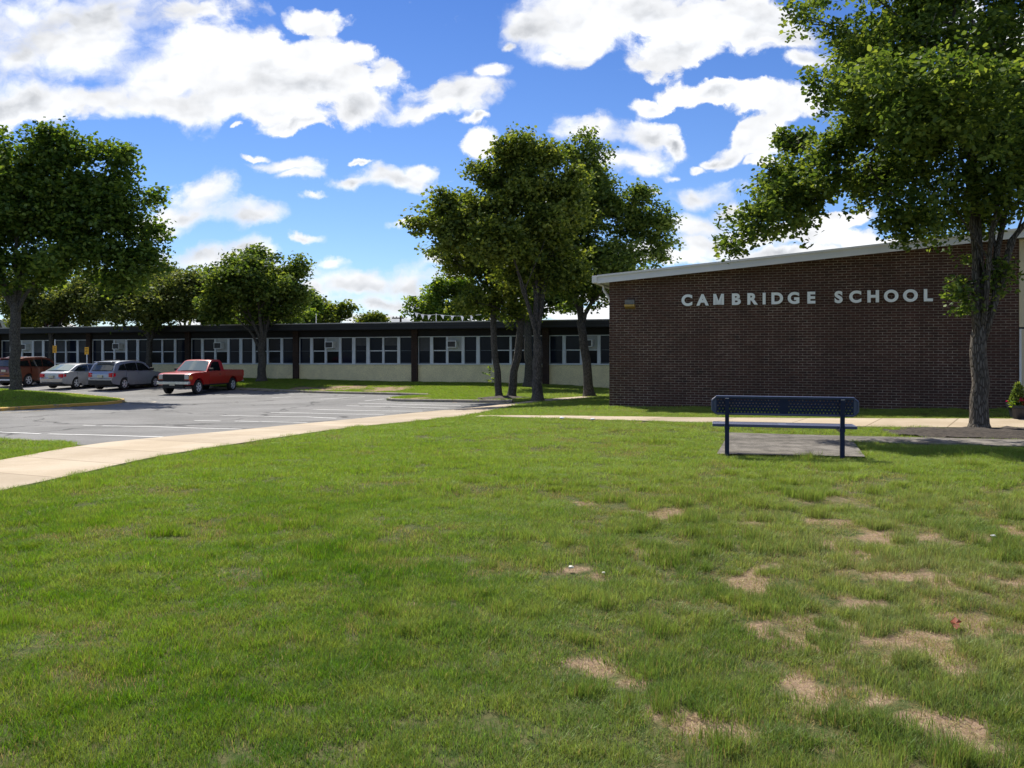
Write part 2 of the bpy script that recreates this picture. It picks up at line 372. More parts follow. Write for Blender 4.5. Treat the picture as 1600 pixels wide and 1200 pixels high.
# ------------------------------------------------------------------ mesh builder
class MB:
    def __init__(s): s.v = []; s.f = []
    def add(s, vs, fs):
        o = len(s.v); s.v += [tuple(v) for v in vs]; s.f += [tuple(i+o for i in f) for f in fs]; return s
    def box(s, x0, x1, y0, y1, z0, z1, M=None):
        vs = [Vector((x, y, z)) for z in (z0, z1) for y in (y0, y1) for x in (x0, x1)]
        if M: vs = [M @ v for v in vs]
        return s.add(vs, [(0,2,3,1), (4,5,7,6), (0,1,5,4), (2,6,7,3), (0,4,6,2), (1,3,7,5)])
    def tube(s, pts, rads, n=8, caps=True):
        pts = [Vector(p) for p in pts]; rings = []
        ref = None
        for i, p in enumerate(pts):
            d = (pts[min(i+1, len(pts)-1)] - pts[max(i-1, 0)]).normalized()
            if ref is None:
                ref = d.orthogonal().normalized()
            ref = (ref - d*ref.dot(d)); ref = ref.normalized() if ref.length > 1e-6 else d.orthogonal().normalized()
            b = d.cross(ref)
            rings.append([p + (ref*math.cos(2*math.pi*k/n) + b*math.sin(2*math.pi*k/n))*rads[i] for k in range(n)])
        fs = [(i*n+k, i*n+(k+1) % n, (i+1)*n+(k+1) % n, (i+1)*n+k) for i in range(len(pts)-1) for k in range(n)]
        if caps: fs += [tuple(reversed(range(n))), tuple((len(pts)-1)*n+k for k in range(n))]
        return s.add([v for r in rings for v in r], fs)
    def disc(s, c, axis, r, h, n=20, r2=None):
        c = Vector(c); a = Vector(axis).normalized()
        return s.tube([c, c+a*h], [r, r if r2 is None else r2], n)
    def prism(s, poly, y0, y1):      # poly in xz, extruded along y
        n = len(poly)
        vs = [(x, y0, z) for x, z in poly] + [(x, y1, z) for x, z in poly]
        return s.add(vs, [tuple(range(n)), tuple(reversed(range(n, 2*n)))] + [(i, i+n, (i+1) % n+n, (i+1) % n) for i in range(n)])
    def build(s, name, mat, parent=None, smooth=False, loc=None, bevel=0):
        me = bpy.data.meshes.new(name); me.from_pydata(s.v, [], s.f); me.validate()
        bm = bmesh.new(); bm.from_mesh(me); bmesh.ops.recalc_face_normals(bm, faces=bm.faces); bm.to_mesh(me); bm.free()
        me.materials.append(MATS[mat] if isinstance(mat, str) else mat)
        if smooth: me.polygons.foreach_set('use_smooth', [True]*len(me.polygons))
        o = bpy.data.objects.new(name, me); COL.objects.link(o)
        if loc is not None: o.location = loc
        if parent: o.parent = parent
        if bevel:
            md = o.modifiers.new('bevel', 'BEVEL'); md.width = bevel; md.segments = 2; md.limit_method = 'ANGLE'
        return o
def smooth_angle(o, deg=35):
    me = o.data; me.polygons.foreach_set('use_smooth', [True]*len(me.polygons)); me.set_sharp_from_angle(angle=R(deg))
def thing(name, label, cat, loc=(0, 0, 0), rz=0, group=None):
    o = bpy.data.objects.new(name, None); COL.objects.link(o); o.location = loc; o.rotation_euler = (0, 0, rz)
    o['label'] = label; o['category'] = cat
    if group: o['group'] = group
    o.empty_display_size = .3
    return o
def tag(o, label, cat, group=None, kind=None):
    o['label'] = label; o['category'] = cat
    if group: o['group'] = group
    if kind: o['kind'] = kind
    return o
def struct(o): o['kind'] = 'structure'; return o
def np_mesh(name, V, faces_idx, nper, mat, attr=None):
    """V (n,3) array, faces_idx (m,nper)"""
    me = bpy.data.meshes.new(name)
    m = len(faces_idx)
    me.vertices.add(len(V)); me.vertices.foreach_set('co', V.astype(np.float32).ravel())
    me.loops.add(m*nper); me.loops.foreach_set('vertex_index', faces_idx.astype(np.int32).ravel())
    me.polygons.add(m); me.polygons.foreach_set('loop_start', np.arange(0, m*nper, nper, dtype=np.int32))
    me.update(calc_edges=True)
    if attr:
        for k, a in attr.items():
            at = me.attributes.new(k, 'FLOAT', 'POINT'); at.data.foreach_set('value', a.astype(np.float32))
    if mat: me.materials.append(MATS[mat])
    return me

# ------------------------------------------------------------------ terrain
def P(px, py, d): return Vector(((px-800)/F*d, d, EYE-(py-HOR)*d/F))
TH = R(17.5); UX, UY = math.cos(TH), -math.sin(TH)        # direction along both facades (left to right)
BR0 = P(952, 600, 23.2)                                    # brick corner
LW0 = P(560, 600, 54.0)                                    # point on the long facade
def on_line(p0, px):                                       # distance along a facade for an image column
    u = (px-800)/F
    s = (u*p0.y - p0.x)/(UX - u*UY)
    return s
def wing_z(px_y, px):
    s = on_line(LW0, px); d = LW0.y + s*UY
    return EYE-(px_y-HOR)*d/F
ctrl = []
def cp(px, py, z, lawn=1):
    d = F*(EYE-z)/(py-HOR); ctrl.append(((px-800)/F*d, d, z-(.1 if lawn else 0)))
for x in (-14, -6, 0, 6, 14):
    for y in (-15, -4, 3, 8): ctrl.append((x, y, -.1 if x > -10 else -.2))
cp(0,746,-.08); cp(0,690,-.36,0); cp(300,700,-.13); cp(300,660,-.58,0); cp(500,666,-.25); cp(700,643,-.38)
cp(775,634,-.46); cp(840,627,-.42); cp(788,622,-.55); cp(650,632,-.68,0); cp(500,640,-.72,0); cp(300,625,-.86,0); cp(310,614,-.9,0)
cp(150,611,-.80,0); cp(40,605,-.74,0); cp(0,642,-.62,0); cp(430,611.5,-.85,0); cp(610,618,-.78,0); cp(200,630,-.78,0); cp(150,660,-.55,0)
cp(920,620,-.52); cp(850,640,-.2); cp(900,652,-.02); cp(1200,657,.0); cp(1530,671,.04); cp(1592,656,.06); cp(1240,700,0); cp(1400,690,.01)
cp(600,664,-.28); cp(760,655,-.12); cp(1000,665,.03); cp(700,680,-.04)
for px, py in ((952,637),(1150,638.5),(1450,640),(1592,640.5)):
    s = on_line(BR0, px); y = BR0.y+s*UY; ctrl.append((BR0.x+s*UX, y, EYE-(py-HOR)*y/F-.1))
for px, py in ((-60,584),(150,588),(300,590),(470,592.5),(650,597),(820,599.5),(900,603),(950,607.5)):
    s = on_line(LW0, px); y = LW0.y+s*UY; ctrl.append((LW0.x+s*UX, y, EYE-(py-HOR)*y/F-.1))
for a in ((-60,0,-.4),(-60,30,-.7),(-70,60,-.6),(-50,90,-.4),(0,90,-.4),(40,80,-.3),(30,45,-.2),(40,15,.1),(30,-15,0),(0,-40,0),(-40,-30,-.3),(15,35,-.3)): ctrl.append(a)
CT = np.array(ctrl)
def _phi(r2): return .5*r2*np.log(r2+1e-9)
def _fit():
    X = CT[:, :2]/20; n = len(X)
    r2 = ((X[:, None]-X[None])**2).sum(-1)
    K = _phi(r2)+np.eye(n)*.004
    Pm = np.c_[np.ones(n), X]
    A = np.zeros((n+3, n+3)); A[:n, :n] = K; A[:n, n:] = Pm; A[n:, :n] = Pm.T
    return np.linalg.solve(A, np.r_[CT[:, 2], 0, 0, 0]), X
_W, _X = _fit()
def T(x, y):
    x = np.atleast_1d(np.asarray(x, float)); y = np.atleast_1d(np.asarray(y, float))
    q = np.stack([x, y], -1)/20; shp = x.shape; q = q.reshape(-1, 2)
    out = np.zeros(len(q))
    for i in range(0, len(q), 20000):
        b = q[i:i+20000]; r2 = ((b[:, None]-_X[None])**2).sum(-1)
        out[i:i+20000] = _phi(r2)@_W[:-3] + _W[-3]+b@_W[-2:]
    r = np.hypot(q[:, 0]*20, q[:, 1]*20-20)
    w = np.clip((r-60)/30, 0, 1); w = w*w*(3-2*w)
    out = np.clip(out, -1.4, .5)*(1-w)+w*(-.3)
    return out.reshape(shp)
def T1(x, y): return float(T(x, y)[0])
def lot_pt(px, py):        # image point -> world point on the base terrain
    d = F*(EYE+.3)/(py-HOR)
    for _ in range(25):
        z = T1((px-800)/F*d, d); d = .5*d+.5*F*(EYE-z)/(py-HOR)
    return ((px-800)/F*d, d)
def law_pt(px, py):        # same on the lawn level (10 cm higher)
    d = F*(EYE+.3)/(py-HOR)
    for _ in range(25):
        z = T1((px-800)/F*d, d)+.1; d = .5*d+.5*F*(EYE-z)/(py-HOR)
    return ((px-800)/F*d, d)
def resample(pts, step):
    out = []
    for a, b in zip(pts[:-1], pts[1:]):
        n = max(1, int(math.dist(a, b)/step))
        out += [(a[0]+(b[0]-a[0])*k/n, a[1]+(b[1]-a[1])*k/n) for k in range(n)]
    return out+[pts[-1]]
def chaikin(pts, n=2):
    for _ in range(n):
        o = [pts[0]]
        for a, b in zip(pts[:-1], pts[1:]):
            o += [(a[0]*.75+b[0]*.25, a[1]*.75+b[1]*.25), (a[0]*.25+b[0]*.75, a[1]*.25+b[1]*.75)]
        pts = o+[pts[-1]]
    return pts

# outlines
side_up = [law_pt(*p) for p in ((132,697),(262,684),(375,674),(500,661),(560,655.2),(650,646),(720,640),(775,634.2),(800,631),(832,627.6))]
side_lo = [law_pt(*p) for p in ((107,747),(200,725),(275,710),(400,691),(500,676),(600,664),(680,656),(737,651),(775,641.5),(800,635.5),(820,631.5),(845,628.8))]
su0 = law_pt(0, 722); sl0 = law_pt(0, 770)
side_up = [(su0[0]-.1, -8), (su0[0], 4), su0]+side_up+[law_pt(850,624.6), law_pt(880,622.4), law_pt(912,620)]
side_lo = [(sl0[0]-.1, -8), (sl0[0], 4), sl0]+side_lo+[law_pt(870,627.2), law_pt(890,625), law_pt(930,622)]
side_up = chaikin(side_up, 1); side_lo = chaikin(side_lo, 1)
_i0 = min(range(len(side_up)), key=lambda i: math.dist(side_up[i], law_pt(132, 697))); _i1 = min(range(len(side_up)), key=lambda i: math.dist(side_up[i], law_pt(826, 628.6)))
lot_edge = side_up[_i0:_i1+1]
far_edge = [lot_pt(*p) for p in ((800,629.8),(745,629.8),(700,629),(660,628.4),(630,628),(612,627.4),(604,626.2),(608,624.6),(625,623),(645,621.5),(672,620.4))]
far_edge2 = [lot_pt(*p) for p in ((668,619.2),(600,617.2),(540,615.9),(480,614.2),(440,612.3),(400,610.4),(370,609.2),(300,606.2),(180,602.4),(60,599.5),(-150,597))]
near_edge = [lot_pt(*p) for p in ((-260,688),(0,693.6),(100,696.6))]
LOT = near_edge[-1:]+lot_edge+far_edge+far_edge2+[(-75, 58), (-75, near_edge[0][1])]+near_edge[:-1]
ISL = [lot_pt(*p) for p in ((-260,661),(-100,651),(0,643),(100,636.8),(165,633),(186,630.8),(195,628.8),(194,627.2),(184,625.8),(160,623),(120,618.5),(60,614.5),(-60,611),(-260,609))]
PATH_U = [law_pt(*p) for p in ((752,650.8),(850,651.4),(950,652.8),(1060,654.2),(1200,655),(1400,656),(1600,656.5),(1800,657))]
PATH_L = [law_pt(*p) for p in ((741,653),(850,655.5),(950,658.4),(1060,661.5),(1200,665.5),(1400,669.8),(1600,671),(1800,672))]
PAD = [law_pt(*p) for p in ((1120,712.5),(1352,717.5),(1327,684),(1140,678.5))]
AP_U = [law_pt(*p) for p in ((1318,683.5),(1450,686),(1600,689.5),(1800,693))]
AP_L = [law_pt(*p) for p in ((1330,692),(1450,696.5),(1600,700),(1800,704))]
MUL = [law_pt(*p) for p in ((1378,676),(1400,672.5),(1440,671),(1520,670.6),(1600,671.6),(1720,673),(1720,690),(1600,688.6),(1500,686.6),(1440,685),(1405,682),(1385,679))]
MUL2 = [(lambda c: (c[0]+1.15*math.cos(a), c[1]+1.1*math.sin(a)*1.2))(law_pt(786,623)) for a in [k*math.pi/8 for k in range(16)]]

def seg_dist(x, y, poly, closed=True):
    pts = np.array(poly); a = pts; b = np.roll(pts, -1, 0)
    if not closed: a, b = a[:-1], b[:-1]
    q = np.stack([x, y], -1); out = np.full(len(x), 1e9)
    for p0, p1 in zip(a, b):
        d = p1-p0; L = d@d
        tt = np.clip(((q-p0)@d)/max(L, 1e-9), 0, 1)
        out = np.minimum(out, np.hypot(*(q-p0-tt[:, None]*d).T))
    return out
def inside(x, y, poly):
    pts = np.array(poly); r = np.zeros(len(x), bool); j = len(pts)-1
    for i in range(len(pts)):
        xi, yi = pts[i]; xj, yj = pts[j]
        c = ((yi > y) != (yj > y)) & (x < (xj-xi)*(y-yi)/((yj-yi) or 1e-9)+xi)
        r ^= c; j = i
    return r
def sdist(x, y, poly):     # negative inside
    d = seg_dist(x, y, poly); return np.where(inside(x, y, poly), -d, d)
SIDE = side_up+side_lo[::-1]; PATH = PATH_U+PATH_L[::-1]; APATH = AP_U+AP_L[::-1]
def vnoise(x, y, s, seed=0):
    x = x*s+seed*17.3; y = y*s+seed*5.7
    xi = np.floor(x).astype(int); yi = np.floor(y).astype(int); fx = x-xi; fy = y-yi
    fx = fx*fx*(3-2*fx); fy = fy*fy*(3-2*fy)
    def h(a, b):
        n = (a*374761393+b*668265263+seed*1274126177) & 0x7fffffff; n = ((n ^ (n >> 13))*1274126177) & 0x7fffffff
        return ((n ^ (n >> 16)) & 0xffff)/65535.
    return (h(xi, yi)*(1-fx)+h(xi+1, yi)*fx)*(1-fy)+(h(xi, yi+1)*(1-fx)+h(xi+1, yi+1)*fx)*fy
def Tg(x, y, bumps=True):  # finished ground: base + lawn step + island mound + small bumps
    x = np.atleast_1d(np.asarray(x, float)); y = np.atleast_1d(np.asarray(y, float))
    z = T(x, y); dl = sdist(x, y, LOT); di = sdist(x, y, ISL)
    lawn = np.clip(dl/.25, 0, 1)
    z = z+.1*lawn-.03*(dl < 0)
    isl = np.clip(-di/.25, 0, 1)
    m = np.clip(-di/4.5, 0, 1); z = z+np.where(di < 0, .13*isl+.36*m*m*(3-2*m), 0)
    if bumps:
        pav = np.minimum.reduce([sdist(x, y, SIDE), sdist(x, y, PATH), sdist(x, y, PAD), sdist(x, y, APATH), np.where(di < 0, -di, dl)])
        k = np.clip((pav-.05)/.6, 0, 1)*np.clip((40-y)/20, 0, 1)
        z = z+k*((vnoise(x, y, 1.3, 1)-.4)*.05+(vnoise(x, y, 4.5, 2)-.5)*.022)
        # the lawn swells a little before the path
        pd = seg_dist(x, y, PATH_L, False)
        z = z+np.clip(1-pd/1.6, 0, 1)*np.clip(pd/.25, 0, 1)*.03*(x < 6)*(x > -2)*(~inside(x, y, PATH))
        z = np.where(sdist(x, y, SIDE) < -.05, z-.01, z)
    return z
def Tg1(x, y): return float(Tg(x, y)[0])

# bare patches in the lawn
BARE = [(1010,800,48,13),(905,786,28,8),(1050,800,20,8),(1018,868,22,8),(918,899,45,9),(946,1056,48,20),(1030,1092,26,12),(1085,1130,45,24),(1235,1070,34,22),(1275,1100,40,26),
 (1395,896,44,8),(1452,908,30,6),(1235,962,44,9),(1318,966,28,7),(1160,890,28,7),(1140,905,22,6),(1540,968,26,16),(1500,1135,52,26),(1425,1112,34,16),(1540,1160,40,18),(1292,851,18,7),
 (1290,812,14,5),(1195,866,20,5),(1545,905,26,10),(630,942,16,6),(655,950,12,5),(1590,830,14,8),(1340,1040,20,8),(880,1045,30,8),(985,855,20,6),(1185,978,26,7),(1585,1030,24,12),
 (1560,1035,18,8),(1120,1165,28,12),(800,1030,20,6),(1240,1000,30,8)]
BW = []
for (px, py, rx, ry) in BARE:
    c = law_pt(px, py); BW.append((c[0], c[1], .85*rx*c[1]/F+(.07 if c[1] < 7 else .03), .75*ry*c[1]**2/(F*EYE)+(.085 if c[1] < 7 else .05)))
far_dirt = [(535,606.5,60,2.5),(610,608,50,3.4),(660,622,26,2.0),(470,607,30,1.6),(700,626,30,1.0),(920,661,36,1.6),(1000,662,25,1.2),(870,660,16,1.2)]
for (px, py, rx, ry) in far_dirt:
    c = law_pt(px, py); BW.append((c[0], c[1], rx*c[1]/F, ry*c[1]**2/(F*1.8)))
def bare(x, y):
    o = np.zeros(len(x))
    wx = x+(vnoise(x, y, 4, 4)-.5)*.3+(vnoise(x, y, 13, 6)-.5)*.14; wy = y+(vnoise(x, y, 4, 5)-.5)*.4+(vnoise(x, y, 13, 7)-.5)*.16
    for cx, cy, rx, ry in BW:
        o = np.maximum(o, 1.25-np.hypot((wx-cx)/max(rx, .05), (wy-cy)/max(ry, .08)))
    o = np.clip(o, 0, 1)
    r = np.clip((x-.3)/2.5, 0, 1)*np.clip((9.5-y)/2.5, 0, 1)
    n = vnoise(x, y, 3.2, 7)*.55+vnoise(x, y, 8.5, 8)*.45
    o *= .72+.45*vnoise(x, y, 9, 10)
    return np.maximum(o, r*np.clip((n-.60)/.09, 0, .9))

def thin(x, y):
    r = np.clip((x+.6-.12*(y-3))/2.2, 0, 1)*np.clip((12-y)/3, 0, 1)
    n = vnoise(x, y, 2.3, 21)*.6+vnoise(x, y, 6.5, 22)*.4
    return (.22+.78*r)*np.clip((.55-n)/.14, 0, 1)*np.clip((14-y)/4, 0, 1)
def build_ground():
    def axis(segs):
        o = []
        for a, b, st in segs: o += list(np.arange(a, b, st))
        return np.array(o+[segs[-1][1]])
    xs = axis([(-3000,-300,300),(-300,-80,20),(-80,-42,2),(-42,-12,.5),(-12,12,.15),(12,30,.6),(30,80,3),(80,300,20),(300,3001,300)])
    ys = axis([(-3000,-300,300),(-300,-30,30),(-30,-2,2),(-2,2,.4),(2,14,.12),(14,26,.25),(26,56,.45),(56,90,2),(90,300,15),(300,3001,300)])
    X, Y = np.meshgrid(xs, ys); x = X.ravel(); y = Y.ravel()
    z = Tg(x, y)
    bz = np.zeros(len(x)); mk = (y > 2) & (y < 56) & (x > -42) & (x < 16); bz[mk] = np.maximum(bare(x[mk], y[mk]), .42*thin(x[mk], y[mk]))
    z = z-bz*.015*(y < 20)
    nx, ny = len(xs), len(ys)
    i = np.arange((ny-1)*(nx-1)); r = i//(nx-1); c = i % (nx-1); a = r*nx+c
    f = np.stack([a, a+1, a+nx+1, a+nx], -1)
    me = np_mesh('ground', np.stack([x, y, z], -1), f, 4, 'lawn_soil', {'bare': bz})
    me.polygons.foreach_set('use_smooth', [True]*len(me.polygons))
    o = bpy.data.objects.new('ground', me); COL.objects.link(o); struct(o)
build_ground()

def sheet(name, poly, mat, zfun, off, step=.6, holes=()):
    b = resample(list(poly)+[poly[0]], step)[:-1]
    verts = [Vector(p) for p in b]; n = len(b); edges = [(i, (i+1) % n) for i in range(n)]
    for h in holes:
        hb = resample(list(h)+[h[0]], step)[:-1]; o = len(verts)
        verts += [Vector(p) for p in hb]; edges += [(o+i, o+(i+1) % len(hb)) for i in range(len(hb))]
    pa = np.array(poly); gx, gy = np.meshgrid(np.arange(pa[:, 0].min(), pa[:, 0].max(), step*1.3), np.arange(pa[:, 1].min(), pa[:, 1].max(), step*1.3))
    gx = gx.ravel(); gy = gy.ravel(); d = sdist(gx, gy, poly)
    k = d < -.35*step
    for h in holes: k &= sdist(gx, gy, h) > .35*step
    verts += [Vector((float(a), float(bb))) for a, bb in zip(gx[k], gy[k])]
    vo, eo, fo, *_ = delaunay_2d_cdt(verts, edges, [], 1, 1e-5)
    vx = np.array([v[0] for v in vo]); vy = np.array([v[1] for v in vo]); vz = zfun(vx, vy)+off
    fc = np.array([tuple(f) for f in fo]); cx = vx[fc].mean(1); cy = vy[fc].mean(1)
    keep = inside(cx, cy, poly)
    for h in holes: keep &= ~inside(cx, cy, h)
    mb = MB(); mb.add(list(zip(vx, vy, vz)), [tuple(int(i) for i in f) for f in fc[keep]])
    o = mb.build(name, mat, smooth=True)
    # normals up
    bm = bmesh.new(); bm.from_mesh(o.data)
    if sum(f.normal.z for f in bm.faces) < 0: bmesh.ops.reverse_faces(bm, faces=bm.faces)
    bm.to_mesh(o.data); bm.free()
    return o
lot = struct(sheet('parking_lot', LOT, 'asphalt', T, .012, 1.0, holes=(ISL,)))

def strip(name, A, B, mat, zfun, off, step=.35, skirt=.08):
    """paving between two edge polylines, with uv v = metres along"""
    def par(pts, n):
        pts = np.array(pts); L = np.r_[0, np.cumsum(np.hypot(*np.diff(pts, axis=0).T))]
        t = np.linspace(0, L[-1], n); return np.stack([np.interp(t, L, pts[:, 0]), np.interp(t, L, pts[:, 1])], -1), L[-1]
    n = int(max(par(A, 2)[1], par(B, 2)[1])/step); a, L = par(A, n); b, _ = par(B, n)
    w = 6; V = []
    for k in range(w+1): V.append(a+(b-a)*k/w)
    V = np.stack(V, 1).reshape(-1, 2); z = zfun(V[:, 0], V[:, 1])+off
    V3 = [tuple(v)+(float(zz),) for v, zz in zip(V, z)]
    fs = [(i*(w+1)+k, i*(w+1)+k+1, (i+1)*(w+1)+k+1, (i+1)*(w+1)+k) for i in range(n-1) for k in range(w)]
    N = len(V3)
    for side in (0, w):
        o = len(V3); V3 += [(V3[i*(w+1)+side][0], V3[i*(w+1)+side][1], V3[i*(w+1)+side][2]-skirt) for i in range(n)]
        fs += [(i*(w+1)+side, (i+1)*(w+1)+side, o+i+1, o+i) for i in range(n-1)]
    me = bpy.data.meshes.new(name); me.from_pydata(V3, [], fs); me.materials.append(MATS[mat])
    uv = me.uv_layers.new(name='UVMap')
    for l in me.loops:
        i = l.vertex_index; i = i if i < N else i-N
        row = (i//(w+1)) if l.vertex_index < N else ((l.vertex_index-N) % n)
        uv.data[l.index].uv = ((i % (w+1))/w, row/(n-1)*L)
    bm = bmesh.new(); bm.from_mesh(me); bmesh.ops.recalc_face_normals(bm, faces=bm.faces)
    if sum(f.normal.z for f in bm.faces) < 0: bmesh.ops.reverse_faces(bm, faces=bm.faces)
    bm.to_mesh(me); bm.free()
    o = bpy.data.objects.new(name, me); COL.objects.link(o); return struct(o)
Tl = lambda x, y: T(x, y)+.1
strip('sidewalk', side_up, side_lo, 'concrete', Tl, .03, skirt=.2)
strip('path', PATH_U, PATH_L, 'concrete', Tl, .035)
strip('asphalt_path', AP_U, AP_L, 'asphalt_path', Tl, .03)
struct(sheet('bench_pad', PAD, 'asphalt_path', Tl, .036, .3))
def mound(poly, h):
    return lambda x, y: T(x, y)+.1+.035+h*np.clip(-sdist(x, y, poly)/.8, 0, 1)*(.5+vnoise(x, y, 2, 3))+(vnoise(x, y, 6, 9)-.5)*.05+(vnoise(x, y, 15, 5)-.5)*.035
struct(sheet('mulch_bed', MUL, 'mulch', mound(MUL, .05), 0, .09))
struct(sheet('mulch_ring', MUL2, 'mulch', mound(MUL2, .08), 0, .15))

def kerb(name, pts, mat, w=.15, up=.135, closed=False, inward=1):
    pts = resample(pts, .6); mb = MB(); n = len(pts); prof = []
    V = []
    for i, p in enumerate(pts):
        a = pts[i-1] if (i or closed) else pts[0]; b = pts[(i+1) % n] if (i < n-1 or closed) else pts[-1]
        d = Vector((b[0]-a[0], b[1]-a[1])).normalized(); nn = Vector((-d.y, d.x))*inward
        z = T1(*p)
        for o_, h in ((0, -.06), (0, up-.025), (.03, up), (w, up), (w, -.06)):
            V.append((p[0]+nn.x*o_, p[1]+nn.y*o_, z+h))
    m = n if closed else n-1
    fs = [(i*5+k, i*5+k+1, ((i+1) % n)*5+k+1, ((i+1) % n)*5+k) for i in range(m) for k in range(4)]
    mb.add(V, fs); return struct(mb.build(name, mat))
area = lambda p: sum(a[0]*b[1]-b[0]*a[1] for a, b in zip(p, p[1:]+p[:1]))
sg = -1 if area(LOT) > 0 else 1
kerb('kerb', far_edge, 'kerb_concrete', inward=sg); kerb('kerb', far_edge2, 'kerb_concrete', inward=sg)
kerb('kerb', near_edge, 'kerb_concrete', inward=sg, up=.11)
kerb('yellow_kerb', ISL, 'kerb_yellow', closed=True, inward=1 if area(ISL) > 0 else -1)

def line(pxs, mat='line_white', w=.1, name='stall_line'):
    pts = resample([lot_pt(*p) for p in pxs], .5); V = []; n = len(pts)
    for i, p in enumerate(pts):
        a = pts[max(i-1, 0)]; b = pts[min(i+1, n-1)]; d = Vector((b[0]-a[0], b[1]-a[1])).normalized()
        for s in (-1, 1): x, y = p[0]-d.y*s*w/2, p[1]+d.x*s*w/2; V.append((x, y, T1(x, y)+.02))
    mb = MB().add(V, [(2*i, 2*i+1, 2*i+3, 2*i+2) for i in range(n-1)]); return mb.build(name, mat, parent=lot)
for l in (((-80,672.5),(0,676.2),(63,678.8)),((76,679.2),(160,681.2),(265,684.3)),((130,665.7),(149,666)),((160,666.5),(240,667.8),(378,671.6)),
          ((304,658),(345,658.7)),((367,658.8),(480,661.3)),((345,649.8),(480,652.3),(525,654.4)),((423,645),(480,646.2),(600,648.4)),((489,640.2),(660,643.4)),
          ((541,634.7),(612,636.2),(700,638.5)),((560,630.5),(720,634.5)),((278,618.9),(332,617.1)),((354,620),(409,617.6)),((424,622.2),(455,620.4)),((500,624.2),(570,620.2)),
          ((150,612.2),(176,613.2)),((94,609.4),(120,610.6)),((-40,608),(60,606.5)),((570,627),(600,624))): line(l)
def seam():
    pts = resample(lot_edge, .4); a = law_pt(385, 673); b = law_pt(700, 641.5)
    pts = [p for p in pts if a[1] < p[1] < b[1]]; V = []; rr = random.Random(2); n = len(pts)
    for i, p in enumerate(pts):
        q0 = pts[max(i-1, 0)]; q1 = pts[min(i+1, n-1)]; d = Vector((q1[0]-q0[0], q1[1]-q0[1])).normalized(); w = rr.uniform(.05, .22)
        for o in (0.0, w): x, y = p[0]-d.y*o, p[1]+d.x*o; V.append((x, y, T1(x, y)+.022+(.05 if o == 0 else 0)))
    MB().add(V, [(2*i, 2*i+1, 2*i+3, 2*i+2) for i in range(n-1)]).build('dirt_seam', 'mulch', parent=lot)
seam()
line(((-100,655),(0,646.6),(100,640),(165,636),(210,632.4),(238,629.8),(243,628.2),(228,627),(198,627.4)), 'line_yellow', .12, 'yellow_line')

